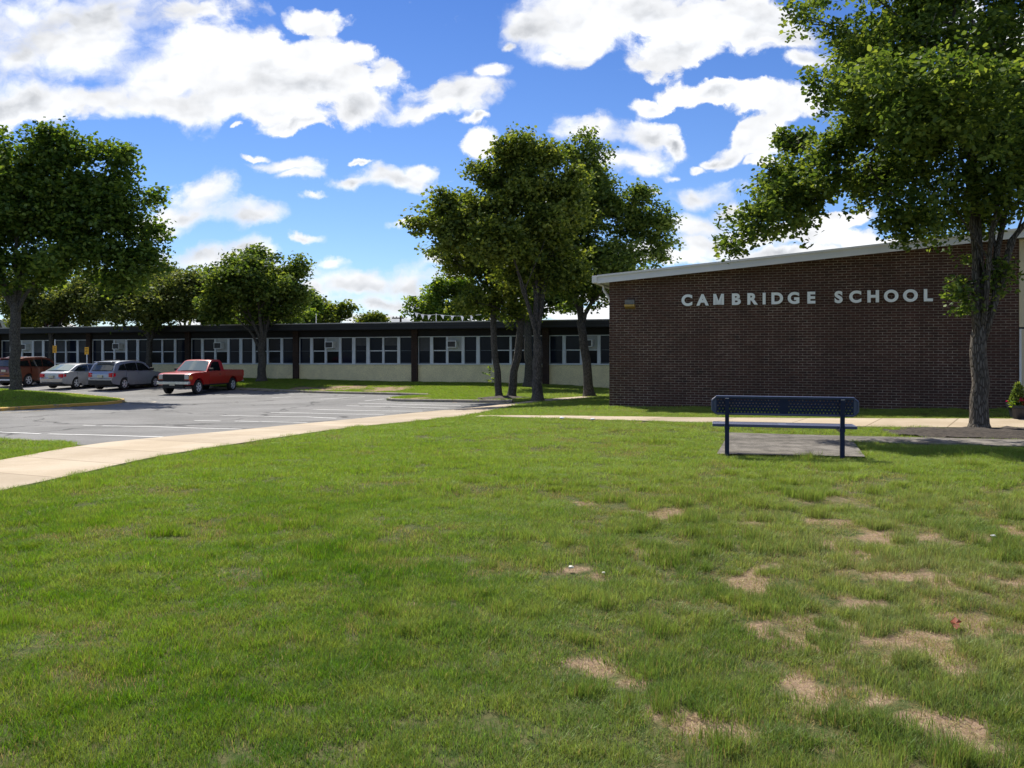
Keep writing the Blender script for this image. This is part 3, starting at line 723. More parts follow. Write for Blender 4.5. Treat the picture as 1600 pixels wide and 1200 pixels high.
# ------------------------------------------------------------------ classroom wing
WANG = -TH
def frame_at(p0): return Matrix.Translation((p0.x, p0.y, 0)) @ Matrix.Rotation(-TH, 4, 'Z')   # local x along facade, y into the building
def classroom_wing():
    root = thing('classroom_wing', 'long low classroom building with black fascia and cream wall base behind the parking lot', 'building', (LW0.x, LW0.y, 0), -TH)
    L = lambda px: on_line(LW0, px)
    # heights as straight lines along the facade, measured at two columns
    def lin(p0, p1):
        s0, z0 = L(p0[0]), wing_z(p0[1], p0[0]); s1, z1 = L(p1[0]), wing_z(p1[1], p1[0])
        return lambda s: z0+(z1-z0)*(s-s0)/(s1-s0)
    ztop = lin((120,512), (800,502.5)); zwt = lin((110,531), (800,524.4)); zsill = lin((150,567.8), (750,568.4))
    piers = [140, 297, 466, 652, 853]; ps = [L(p) for p in piers]
    bay = (ps[-1]-ps[0])/4; ps = [ps[0]+bay*k for k in (-2, -1, 0, 1, 2, 3, 4, 5)]
    x0, x1 = ps[0], ps[-1]
    def q(mb, a, b, y0, y1, za0, za1, zb0, zb1):   # box with sloping bottom/top between s=a..b
        mb.add([(a,y0,za0),(b,y0,zb0),(b,y1,zb0),(a,y1,za0),(a,y0,za1),(b,y0,zb1),(b,y1,zb1),(a,y1,za1)],
               [(0,3,2,1),(4,5,6,7),(0,1,5,4),(1,2,6,5),(2,3,7,6),(3,0,4,7)])
    mb = MB(); q(mb, x0, x1, -1.25, 14, ztop(x0)-.42, ztop(x0)-.04, ztop(x1)-.42, ztop(x1)-.04); mb.build('fascia', 'fascia_black', root)
    mb = MB(); q(mb, x0, x1, -1.27, -1.253, ztop(x0)-.24, ztop(x0)-.22, ztop(x1)-.24, ztop(x1)-.22); q(mb, x0, x1, -1.29, -1.253, ztop(x0)-.43, ztop(x0)-.38, ztop(x1)-.43, ztop(x1)-.38); mb.build('fascia_trim', 'soffit_dark', root)
    mb = MB(); q(mb, x0-.03, x1+.03, -1.31, 14.03, ztop(x0)-.037, ztop(x0)+.03, ztop(x1)-.037, ztop(x1)+.03); mb.build('roof', 'roof_gravel', root)
    mb = MB(); q(mb, x0, x1, .02, .3, zwt(x0)+.003, ztop(x0)-.423, zwt(x1)+.003, ztop(x1)-.423); mb.build('header_wall', 'soffit_dark', root)  # brick header coloured near-black, overhang shade put into its colour
    mb = MB(); mb.box(x0, x1, 6, 14, -1.5, 3.0)
    mb.build('core_wall', 'brick_dark', root)
    for k, s in enumerate(ps):
        mb = MB(); mb.box(s-.2, s+.2, -.14, .22, -1.6, ztop(s)-.424); mb.build('brick_pier', 'brick_pier', root)
    cols = [(.03,.74,0),(.93,1.73,1),(1.86,2.69,2),(2.86,3.58,0),(3.79,4.52,0),(4.73,5.56,1),(5.68,6.53,1),(6.71,7.47,0)]
    W0 = bay-.4; tot = 7.5
    for k in range(len(ps)-1):
        a, b = ps[k]+.2, ps[k+1]-.2
        mb = MB(); q(mb, a, b, .04, .34, -1.6, zsill(a)-.06, -1.6, zsill(b)-.06); w = mb.build('wall_panel', 'cream_paint', root)
        mb = MB(); q(mb, a, b, -.03, .30, zsill(a)-.057, zsill(a), zsill(b)-.057, zsill(b)); mb.build('window_sill', 'frame_alu', root)
        sc = W0/tot
        # mullions
        edges = [(0, cols[0][0])]+[(cols[i][1], cols[i+1][0]) for i in range(7)]+[(cols[7][1], tot)]
        mb = MB()
        for e0, e1 in edges:
            e0 = a+e0*sc; e1 = a+e1*sc
            q(mb, e0, e1, .05, .15, zsill(e0)+.002, zwt(e0)-.05, zsill(e1)+.002, zwt(e1)-.05)
        q(mb, a, b, .045, .155, zwt(a)-.048, zwt(a), zwt(b)-.048, zwt(b))
        mb.build('mullion', 'frame_alu', root)
        for c0, c1, typ in cols:
            s0 = a+c0*sc; s1 = a+c1*sc; zb = zsill((s0+s1)/2)+.004; zt = zwt((s0+s1)/2)-.052; zm = (zb+zt)/2-.01
            mb = MB(); mb.box(s0+.002, s1-.002, .125, .135, zb if typ != 2 else zb, zt if typ != 2 else zm)
            rndb = (k*7+int(c0*10)) % 3
            win = mb.build('window', 'window_glass_blue' if (typ == 0 or rndb == 0) and typ != 2 else 'window_glass', root)
            if typ != 2 and (k*5+int(c0*3)) % 6 == 1:
                mb = MB(); drop = (zt-zm)*(1 if k % 2 else .6); mb.box(s0+.03, s1-.03, .1225, .1235, zt-drop, zt-.01); mb.build('blind', 'blind_grey', win)
            mb = MB(); t = .035 if typ == 0 else .02; hb = .014 if typ == 0 else .03
            mb.box(s0+.002, s1-.002, .095, .12, zm-hb, zm+hb); mb.box(s0+.002, s1-.002, .095, .12, zb+.001, zb+t*1.6)
            mb.box(s0+.002, s0+t*.9, .093, .122, zb+t*1.7, zm-hb-.002); mb.box(s1-t*.9, s1-.002, .093, .122, zb+t*1.7, zm-hb-.002)
            mb.build('frame', 'frame_dim' if typ == 0 else 'frame_alu', win)
            if typ == 2:
                mb = MB(); mb.box(s0+.002, s1-.002, .10, .125, zm+.034, zt); mb.build('infill_panel', 'ac_panel', root)
                cx = s0+.06; aw = .60; z0 = zm+.18; z1 = zm+.62
                mb = MB(); mb.box(cx, cx+aw, -.28, .10, z0, z1); ac = mb.build('air_conditioner', 'ac_white', root, bevel=.012)
                mb = MB(); mb.box(cx+.05, cx+aw-.05, -.288, -.283, z0+.05, z1-.05)
                mb.build('grille', 'trim_black', ac)
                mb = MB()
                for g in range(7): mb.box(cx+.05, cx+aw-.05, -.296, -.289, z0+.065+g*.04, z0+.075+g*.04)
                mb.build('louvre', 'lamp_grey', ac)
    # dark classroom interior: floor-to-ceiling back wall close behind the glass
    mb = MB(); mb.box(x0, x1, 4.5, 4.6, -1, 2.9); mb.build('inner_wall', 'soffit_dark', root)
classroom_wing()

# ------------------------------------------------------------------ brick building
def letter_mesh(ch, size, depth):
    cu = bpy.data.curves.new('letter', 'FONT'); cu.body = ch; cu.size = size; cu.extrude = depth/2; cu.align_x = 'CENTER'
    cu.offset = (.010 if ch == 'M' else .018)*size/.4; cu.resolution_u = 8
    o = bpy.data.objects.new('tmp', cu); COL.objects.link(o)
    dg = bpy.context.evaluated_depsgraph_get(); dg.update()
    me = bpy.data.meshes.new_from_object(o.evaluated_get(dg))
    COL.objects.unlink(o); bpy.data.objects.remove(o)
    if ch == 'M':       # drawn outline: straight stems, the middle strokes meeting at the baseline
        h = size*.735; pts = [(0,0),(0,1),(.23,1),(.45,.36),(.67,1),(.90,1),(.90,0),(.73,0),(.73,.66),(.52,.02),(.38,.02),(.17,.66),(.17,0)]
        n = len(pts); vs = [((x-.45)*h*1.03, y*h-.006, z) for z in (-depth/2, depth/2) for x, y in pts]
        me = bpy.data.meshes.new('letter'); bm = bmesh.new(); bv = [bm.verts.new(v) for v in vs]
        f0 = [bm.faces.new([bv[i] for i in range(n)]), bm.faces.new([bv[n+i] for i in reversed(range(n))])]
        for i in range(n): bm.faces.new([bv[i], bv[(i+1) % n], bv[(i+1) % n+n], bv[i+n]])
        bmesh.ops.triangulate(bm, faces=f0); bmesh.ops.recalc_face_normals(bm, faces=bm.faces); bm.to_mesh(me); bm.free()
    return me
def brick_building():
    root = thing('brick_building', 'dark brown brick hall with sloping white roof edge and metal letters on its wall', 'building', (BR0.x, BR0.y, 0), -TH)
    L = lambda px: on_line(BR0, px)
    def zz(px, py): s = L(px); return EYE-(py-HOR)*(BR0.y+s*UY)/F
    # roof underside line
    s0, z0 = L(1100), zz(1100, 424.5); s1, z1 = L(1460), zz(1460, 385.5)
    zr = lambda s: z0+(z1-z0)*(s-s0)/(s1-s0)
    e = L(1592)
    poly = [(0, -.8), (e, -.8), (e, zr(e)), (0, zr(0))]
    MB().prism(poly, 0, .3).build('front_wall', 'brick_dark', root)
    m = MB(); m.add([(0,.302,-.8),(0,22,-.8),(0,22,zr(0)),(0,.302,zr(0)),(.3,.302,-.8),(.3,22,-.8),(.3,22,zr(0)),(.3,.302,zr(0))],
                    [(0,1,2,3),(4,7,6,5),(0,4,5,1),(3,2,6,7),(0,3,7,4),(1,5,6,2)]); m.build('side_wall', 'brick_pier', root)
    ridge = e+7
    # roof slab with fascia
    a = -.27; fh = .185
    for nm, mat, y0, y1, lo, hi in (('roof', 'white_trim', -.30, 22.3, .002, .10), ('fascia', 'white_trim', -.36, -.302, -.03, fh), ('fascia_lip', 'white_trim', -.385, -.362, -.045, .035), ('drip_edge', 'white_trim', -.40, -.362, fh-.05, fh+.004)):
        MB().prism([(a, zr(a)+lo), (ridge, zr(ridge)+lo), (ridge, zr(ridge)+hi), (a, zr(a)+hi)], y0, y1).build(nm, mat, root)
    MB().box(a-.14, a-.002, -.40, 22, zr(a)-.03, zr(a)+.17).build('gutter', 'white_trim', root, bevel=.01)
    # downspout from the gutter back to the wall
    MB().tube([(a-.05, .8, zr(a)-.03), (a-.04, .8, zr(a)-.14), (-.08, .8, zr(0)-.50), (-.07, .8, zr(0)-.62), (-.07, .8, -.3)], [.04]*5, 8).build('downspout', 'white_trim', root)
    # letters
    base = lambda px: zz(px, 475.6+(469.9-475.6)*(px-1150)/(1449-1150))
    cache = {}
    for ch, px in zip('CAMBRIDGESCHOOL', (1073.5,1098,1123,1150,1174.5,1194,1214,1240,1267,1310,1336,1364,1392,1422,1449)):
        if ch not in cache:
            me = letter_mesh(ch, .385, .045); me.materials.clear(); me.materials.append(MATS['letter_alu']); cache[ch] = me
        o = bpy.data.objects.new('letter', cache[ch]); COL.objects.link(o); o.parent = root
        o.rotation_euler = (R(90), 0, 0); o.location = (L(px), -.045, base(px)); o.scale = (1.06, 1.04, 1)
    # wall light
    cx = L(985); zc = zz(985, 476)
    MB().box(cx-.13, cx+.13, -.14, -.003, zc+.0, zc+.13).build('light_housing', 'lamp_grey', root, bevel=.01)
    MB().add([(cx-.14,-.003,zc-.11),(cx+.14,-.003,zc-.11),(cx+.14,-.2,zc-.06),(cx-.14,-.2,zc-.06),(cx-.14,-.003,zc-.003),(cx+.14,-.003,zc-.003),(cx+.14,-.2,zc-.003),(cx-.14,-.2,zc-.003)],
             [(0,3,2,1),(4,5,6,7),(0,1,5,4),(1,2,6,5),(2,3,7,6),(3,0,4,7)]).build('light_lens', 'lamp_lens', root)
    # entrance block to the right
    MB().box(e+.004, e+9, .0-.02, .28, -.8, zz(1592, 514)).build('cream_panel', 'cream_panel', root)
    MB().box(e+.004, e+9, -.02, .28, zz(1592, 511), zr(e)-.05).build('cream_panel', 'cream_panel', root)
    MB().box(e+.004, e+9, .0, .27, zz(1592, 514)+.002, zz(1592, 511)-.002).build('panel_joint', 'fascia_black', root)
    MB().box(e+.002, e+.045, -.05, -.022, -.8, zz(1592, 514)).build('corner_trim', 'white_trim', root)
brick_building()

# ------------------------------------------------------------------ trees
def rnd_unit(rng, n):
    v = rng.normal(size=(n, 3)); return v/np.linalg.norm(v, axis=1, keepdims=True)
def make_leaves(rng, centers, per, spread, size, droop=.3, six=True):
    n = len(centers)*per
    c = np.repeat(centers, per, 0)+rnd_unit(rng, n)*(rng.uniform(size=n)**.5*spread*1.7)[:, None]*np.array([1, 1, .75])
    d = rnd_unit(rng, n); d[:, 2] = d[:, 2]*.6-droop; d /= np.linalg.norm(d, axis=1, keepdims=True)
    up = rnd_unit(rng, n)*.9+np.array([0, 0, 1.]); s = np.cross(d, up); s /= np.linalg.norm(s, axis=1, keepdims=True)+1e-9
    nn = np.cross(s, d)
    L = (size*rng.uniform(.6, 1.3, n))[:, None]; Wd = L*.36
    if six:
        vs = [c, c+d*L*.35+s*Wd+nn*L*.06, c+d*L*.75+s*Wd*.7+nn*L*.03, c+d*L, c+d*L*.75-s*Wd*.7+nn*L*.03, c+d*L*.35-s*Wd+nn*L*.06]
        V = np.stack(vs, 1).reshape(-1, 3); b = np.arange(n)[:, None]*6
        f = np.concatenate([b+np.array([[0, 1, 2, 3]]), b+np.array([[0, 3, 4, 5]])], 0)
        r = np.repeat(rng.uniform(size=n), 6)
    else:
        Wd = L*.42
        V = np.stack([c, c+d*L*.5+s*Wd, c+d*L, c+d*L*.5-s*Wd], 1).reshape(-1, 3)
        f = np.arange(n)[:, None]*4+np.array([[0, 1, 2, 3]]); r = np.repeat(rng.uniform(size=n), 4)
    return V, f, r
def tree(name, label, base, d, trunk_r, fork, blobs, leafmat, barkmat, ntwig, per, spread, lsize, seed, leans=None, six=False, group=None, depth=.75, flare=1.5, gaps=.42, limbs=True, stems=None, clump=.36):
    """base: world xy; blobs: image ellipses (px,py,rx,ry[,depth offset m]) at distance d; fork: height of first fork"""
    rng = np.random.default_rng(seed); rr = random.Random(seed)
    bz = Tg1(*base)-.03
    root = thing(name, label, 'tree', (base[0], base[1], bz), 0, group)
    B = Vector((base[0], base[1], bz))
    bl = []
    for b in blobs:
        off = b[4] if len(b) > 4 else rr.uniform(-1, 1)*1.0*(b[2]*d/F)*.6
        c = P(b[0], b[1], d+off); rx = b[2]*d/F; rz = b[3]*d/F; bl.append((np.array(c), np.array([rx, (rx+rz)/2*depth+.3, rz])))
    vol = np.array([b[1].prod()**.8 for b in bl]); vol /= vol.sum()
    cnt = rng.multinomial(ntwig, vol); C = []; Q = []
    for (c, r), k in zip(bl, cnt):
        r = np.maximum(r-clump*.55, r*.6); m = max(4, k//7); u = rnd_unit(rng, m); rad = rng.uniform(0, 1, m)**.40
        lump = 1+.22*np.sin(u[:, 0]*5+seed)*np.cos(u[:, 2]*6+u[:, 1]*4)
        q = c+u*r*(rad*lump)[:, None]
        nz = vnoise(q[:, 0]+q[:, 1]*.6, q[:, 2]+q[:, 1]*.45, 1.1, seed)
        q = q[nz > gaps-.12]; 
        if len(q) == 0: continue
        Q.append(q)
        sz = min(clump, .8*r.mean())*rng.uniform(.55, 1.35, len(q)); w = sz**2/np.sum(sz**2); kk = rng.choice(len(q), k, p=w)
        C.append(q[kk]+rnd_unit(rng, k)*(rng.uniform(size=k)**.45*sz[kk]*1.65)[:, None]*np.array([1, 1, .72]))
    C = np.concatenate(C)
    # limbs
    mb = MB(); stems = stems or [((0, 0), (0, 0), trunk_r)]
    nsub = 0
    for si, (off, lean, r) in enumerate(stems):
        s0 = B+Vector((off[0], off[1], 0)); top = s0+Vector((lean[0], lean[1], fork))
        pts = [s0, s0+(top-s0)*.035, s0+(top-s0)*.08, s0+(top-s0)*.16]; rad = [r*flare*1.22, r*flare*.98, r*flare*.82, r*1.05]
        for k in range(1, 6):
            f = .16+.84*k/5; w = Vector((rr.uniform(-1, 1), rr.uniform(-1, 1), 0))*r*.25
            pts.append(s0+(top-s0)*f+w); rad.append(r*(1.03-.16*f))
        pts += [top+Vector((0, 0, .14)), top+Vector((0, 0, .34))]; rad += [r*.70, r*.25]
        mb.tube(pts, rad, 14)
        if not limbs: continue
        mine = [b for i, b in enumerate(bl) if i % len(stems) == si] if len(stems) > 1 else bl
        mine = sorted(mine, key=lambda b: -b[1].prod())
        prim = []
        for i, (c, rv) in enumerate(mine):
            c = Vector(c); st = top-Vector((rr.uniform(-.2, .2)*r, rr.uniform(-.2, .2)*r, rr.uniform(.02, fork*.16)))
            start_r = r*max(.26, .60-.05*i)
            if prim and i > 4:      # grow from the closest earlier limb
                best = min(((pp-c).length+abs(k-4)*.2, pi, k) for pi, (pl, rl) in enumerate(prim) for k, pp in enumerate(pl) if k in (3, 4, 5, 6))
                pl, rl = prim[best[1]]; st = pl[best[2]]; start_r = rl[best[2]]*.75
            ctrlp = st+Vector(((c.x-st.x)*.35, (c.y-st.y)*.35, (c.z-st.z)*.62))
            pl = []; rl = []
            for k in range(9):
                t = k/8; q = st*(1-t)**2+ctrlp*2*t*(1-t)+c*t*t
                if 0 < k: q = q+Vector((rr.uniform(-1, 1), rr.uniform(-1, 1), rr.uniform(-1, 1)))*.05*(c-st).length*.35
                pl.append(q); rl.append(max(.012, start_r*(1-.85*t)))
            mb.tube(pl, rl, 8); prim.append((pl, rl))
            nb = int(3+rv.mean()*1.5)
            for j in range(nb):
                k = rr.randint(2, 8); s_ = pl[k]; dirv = Vector((rr.gauss(0, 1), rr.gauss(0, 1), rr.gauss(.25, .8))).normalized()
                en = c+Vector([dirv[q]*rv[q]*rr.uniform(.55, 1.0) for q in range(3)])
                mid = (s_+en)/2+Vector((rr.uniform(-1, 1), rr.uniform(-1, 1), rr.uniform(-.3, 1)))*.12*(en-s_).length
                r0 = min(rl[k]*.55, .06); tp = [s_, s_*.25+mid*.5+s_*.25, mid, (mid+en)/2+Vector((rr.uniform(-1, 1), rr.uniform(-1, 1), rr.uniform(-1, 1)))*.04, en]
                mb.tube(tp, [r0, r0*.8, r0*.55, r0*.35, .006], 5, caps=False)
        if prim and si == len(stems)-1:
            LP = np.array([tuple(p) for pl, rl in prim for p in pl[2:]]); LR = [r_ for pl, rl in prim for r_ in rl[2:]]
            QQ = np.concatenate(Q); rng.shuffle(QQ)
            for q in QQ[:420]:
                i = int(((LP-q)**2).sum(1).argmin()); a = Vector(LP[i]); e = Vector(q); m = (a+e)/2+Vector((rr.uniform(-1, 1), rr.uniform(-1, 1), rr.uniform(.0, 1)))*.12*(e-a).length
                r0 = min(LR[i]*.5, .028); mb.tube([a, a*.25+m*.5+e*.25, (m+e)/2, e], [r0, r0*.75, r0*.5, .005], 4, caps=False)
    tr = mb.build('trunk', barkmat, None, smooth=True); tr.parent = root; tr.matrix_parent_inverse = Matrix.Translation(-Vector(root.location))
    V, f, r = make_leaves(rng, C, per, spread, lsize, six=six)
    me = np_mesh('crown', V, f, 4, leafmat, {'rnd': r})
    cr = bpy.data.objects.new('crown', me); COL.objects.link(cr); cr.parent = root; cr.matrix_parent_inverse = Matrix.Translation(-Vector(root.location))
    return root

def trees():
    # right foreground tree
    b = law_pt(1530, 671)
    tree('shade_tree', 'large dark green tree beside the path at the right, its crown over the brick hall', b, 15.9, .160, 1.85,
         [(1500,110,170,120,0),(1400,50,110,80,1),(1580,230,120,100,-1),(1440,225,110,80,.8),(1480,-90,250,110,0),(1640,60,120,130,.5),(1345,195,56,44,-.5),(1345,280,96,46,0),
          (1262,290,84,54,0),(1222,310,56,46,.3),(1180,348,40,34,0),(1150,383,24,20,.1),(1245,215,46,46,.3),(1200,330,40,40,-.4),(1240,330,60,30,.4),(1430,345,60,34,-.4),(1560,330,50,40,.3),(1500,352,56,30,.8),(1290,240,50,36,0),(1270,38,44,24,0),(1330,70,60,50,.3),(1236,22,20,14,.2),(1420,320,66,34,-1),(1250,350,32,16,-.3),(1460,150,110,80,-2.6),(1520,190,130,80,2.2),
          (1400,150,110,80,-1.2),(1660,270,50,40,0),(1700,180,130,150,0),(1520,300,70,40,-.6),(1500,448,22,24,-.2),(1522,478,22,12,-.2),(1562,438,20,28,-.2),(1530,410,24,20,.2),(1486,462,14,12,-.1),(1600,225,50,36,.5),(1200,270,24,20,0)],
         'leaf_dark', 'bark', 6000, 20, .13, .094, 11, six=True, depth=.9, flare=1.35, gaps=.40, clump=.30)
    # centre group
    G = 'shade trees beside the sidewalk'
    b = law_pt(840, 627.5)
    tree('shade_tree', 'tallest middle tree, thick trunk forking low, on the grass by the sidewalk', b, b[1], .20, 2.2,
         [(822,245,40,36,0),(790,235,22,28,0),(850,250,26,30,.3),(768,285,44,34,.5),(830,320,70,56,0),(870,330,60,50,0),(745,320,36,26,.4),(700,322,30,16,.2),(722,350,44,28,0),(676,346,32,13,0),(652,352,18,8,0),(700,376,36,18,-.3),(790,380,66,44,-1),(850,400,66,46,.8),(800,430,40,22,.5),
          (890,290,30,30,.5),(690,302,20,10,.2),(880,430,40,24,0)],
         'leaf_mid', 'bark_grey', 2900, 18, .20, .15, 21, group=G, gaps=.40)
    b = law_pt(788, 622.5)
    tree('shade_tree', 'two-stemmed tree in a ring of dark mulch at the end of the parking lot', b, b[1], .15, 3.6,
         [(745,385,60,46,0),(712,412,46,24,.4),(775,440,50,46,0),(735,470,36,22,-.4),(790,380,60,50,.6),(690,395,30,16,0),(800,480,30,26,0),(755,330,50,40,1)],
         'leaf_mid', 'bark_grey', 1400, 16, .20, .15, 22, group=G, stems=[((-.22, 0), (-.30, .1), .145), ((.3, .05), (.45, .1), .175)], flare=1.3)
    b = law_pt(921, 620.5)
    tree('shade_tree', 'tree with a slightly crooked trunk nearest the corner of the brick hall', b, b[1], .20, 3.3,
         [(905,245,40,36,0),(925,320,66,56,0),(985,345,52,50,.4),(1034,345,22,34,0),(955,410,76,40,-.6),(1018,390,30,26,.3),(890,440,50,40,0),(930,280,40,30,1),(900,212,18,12,0),(1000,300,26,22,-.3),(880,370,60,60,.8),(940,450,46,22,0)],
         'leaf_dark', 'bark_grey', 2500, 17, .20, .15, 23, group=G, leans=None, stems=[((0, 0), (-.35, .1), .20)], gaps=.43)
    s = law_pt(826, 604.5)
    tree('shade_tree', 'tree close to the classroom wall, mostly hidden behind the low forking tree', s, s[1], .24, 4.0,
         [(850,400,80,60,0),(800,430,60,50,0),(880,460,50,34,0),(830,480,40,24,0)], 'leaf_dark', 'bark_grey', 900, 14, .35, .24, 24, group=G)
    # left side
    b = lot_pt(25, 606.0)
    zb = Tg1(*b)
    d0 = 39.5; b = ((25-800)/F*d0, d0)
    G2 = 'trees around the parking lot'
    tree('shade_tree', 'big dark tree on the grass island at the left, its crown filling the upper left', b, b[1], .25, 4.0,
         [(110,300,76,56,.3),(30,300,76,60,-.3),(45,262,58,52,0),(105,238,56,44,0),(165,262,42,46,.5),(60,340,100,60,0),(150,345,76,60,0),(222,340,36,44,0),(205,400,54,38,0),(90,405,100,34,-.5),(-40,330,80,110,0),(10,415,80,34,0),(-20,230,50,40,0),(85,212,28,18,0),(195,240,18,18,0),(235,395,26,26,0),(160,432,70,20,0),(-120,300,80,90,0),(245,310,20,16,0)],
         'leaf_deep', 'bark_grey', 4700, 16, .30, .21, 31, group=G2, gaps=.40, flare=1.25, clump=.48)
    for k, (px, py, r, fork, bl, mat, nt, sd, lab) in enumerate((
        (80, 588, .2, 3.2, [(85,470,80,34),(30,450,60,34),(140,465,60,38),(60,500,70,16),(120,492,50,18)], 'leaf_olive', 1500, 41, 'olive tree between the two yellow signs and the copper vehicle'),
        (234, 592, .21, 2.7, [(205,455,66,36),(262,468,60,34),(300,450,50,30),(230,490,70,20),(180,475,50,30),(320,480,50,28),(250,430,40,20)], 'leaf_olive', 2000, 42, 'olive tree standing behind the pale blue silver car'),
        (409, 596, .27, 2.5, [(400,440,56,40),(440,448,42,38),(360,445,40,36),(372,412,18,20),(420,485,58,22),(464,418,14,22),(345,478,34,24),(466,460,20,24),(410,405,26,16)], 'leaf_dark', 1900, 43, 'round low tree on the grass strip to the right of the red pickup'))):
        b = law_pt(px, py)
        tree('shade_tree', lab, b, b[1], r, fork, bl, mat, 'bark_grey', nt, 15, .36, .22, sd, group=G2, gaps=.40)
    # beyond the roof
    G3 = 'trees seen over the classroom roof'
    for k, (px, d, bl, mat, nt, sd, lab) in enumerate((
        (290, 74, [(285,440,46,30),(255,455,40,30),(310,470,46,30),(330,440,30,22)], 'leaf_deep', 800, 51, 'dark tree over the roof behind the red pickup'),
        (520, 88, [(515,490,36,16),(498,480,20,14),(540,486,18,14),(500,500,30,10)], 'leaf_mid', 420, 52, 'rounded tree over the roof right of the low round tree'),
        (486, 84, [(486,485,12,24),(484,470,7,18)], 'leaf_deep', 180, 56, 'narrow dark tree over the roof beside the thin mast'),
        (583, 96, [(583,498,17,9),(575,503,16,7)], 'leaf_mid', 160, 53, 'tiny lone tree over the roof left of the utility pole'),
        (705, 84, [(700,462,44,26),(660,480,30,18),(735,470,36,24),(700,490,66,14),(765,482,40,20),(722,440,16,14),(690,445,18,12)], 'leaf_bright', 1500, 54, 'bright green tree over the roof behind the white pennants'),
        (10, 80, [(40,460,80,40),(120,450,60,40),(180,450,50,36),(-40,450,50,50)], 'leaf_mid', 1100, 55, 'tree far behind the classroom wing at the left edge'),
        (420, 80, [(385,500,60,14),(440,495,50,16),(350,490,40,22)], 'leaf_bright', 600, 57, 'light green tree glimpsed low behind the round low tree'))):
        b = ((px-800)/F*d, d)
        tree('distant_tree', lab, b, d, .22, 3.0, bl, mat, 'bark_grey', nt, 12, .42, .32, sd, group=G3, gaps=.38)
    # small sapling sprout beside the double tree
    b = law_pt(772, 607); B = Vector((b[0], b[1], Tg1(*b)))
    root = thing('sapling', 'thin leafy shoot growing left of the two-stemmed tree', 'sapling', B)
    mb = MB(); mb.tube([(0, 0, -.02), (.03, 0, .6), (.0, 0, 1.3)], [.015, .012, .005], 5)
    rg = np.random.default_rng(5); C = []
    for k in range(9):
        a = k*2.4; z = .25+k*.12; e = Vector((math.cos(a)*.42-.12, math.sin(a)*.3, z+.12)); mb.tube([(.02, 0, z), e], [.006, .003], 4)
        C += [[e.x*t, e.y*t, z+.12*t] for t in (.5, .75, 1)]
    mb.build('stem', 'bark_grey', root)
    V, f, r = make_leaves(rg, np.array(C), 5, .05, .12); me = np_mesh('foliage', V, f, 4, 'leaf_bright', {'rnd': r})
    o = bpy.data.objects.new('foliage', me); COL.objects.link(o); o.parent = root
trees()

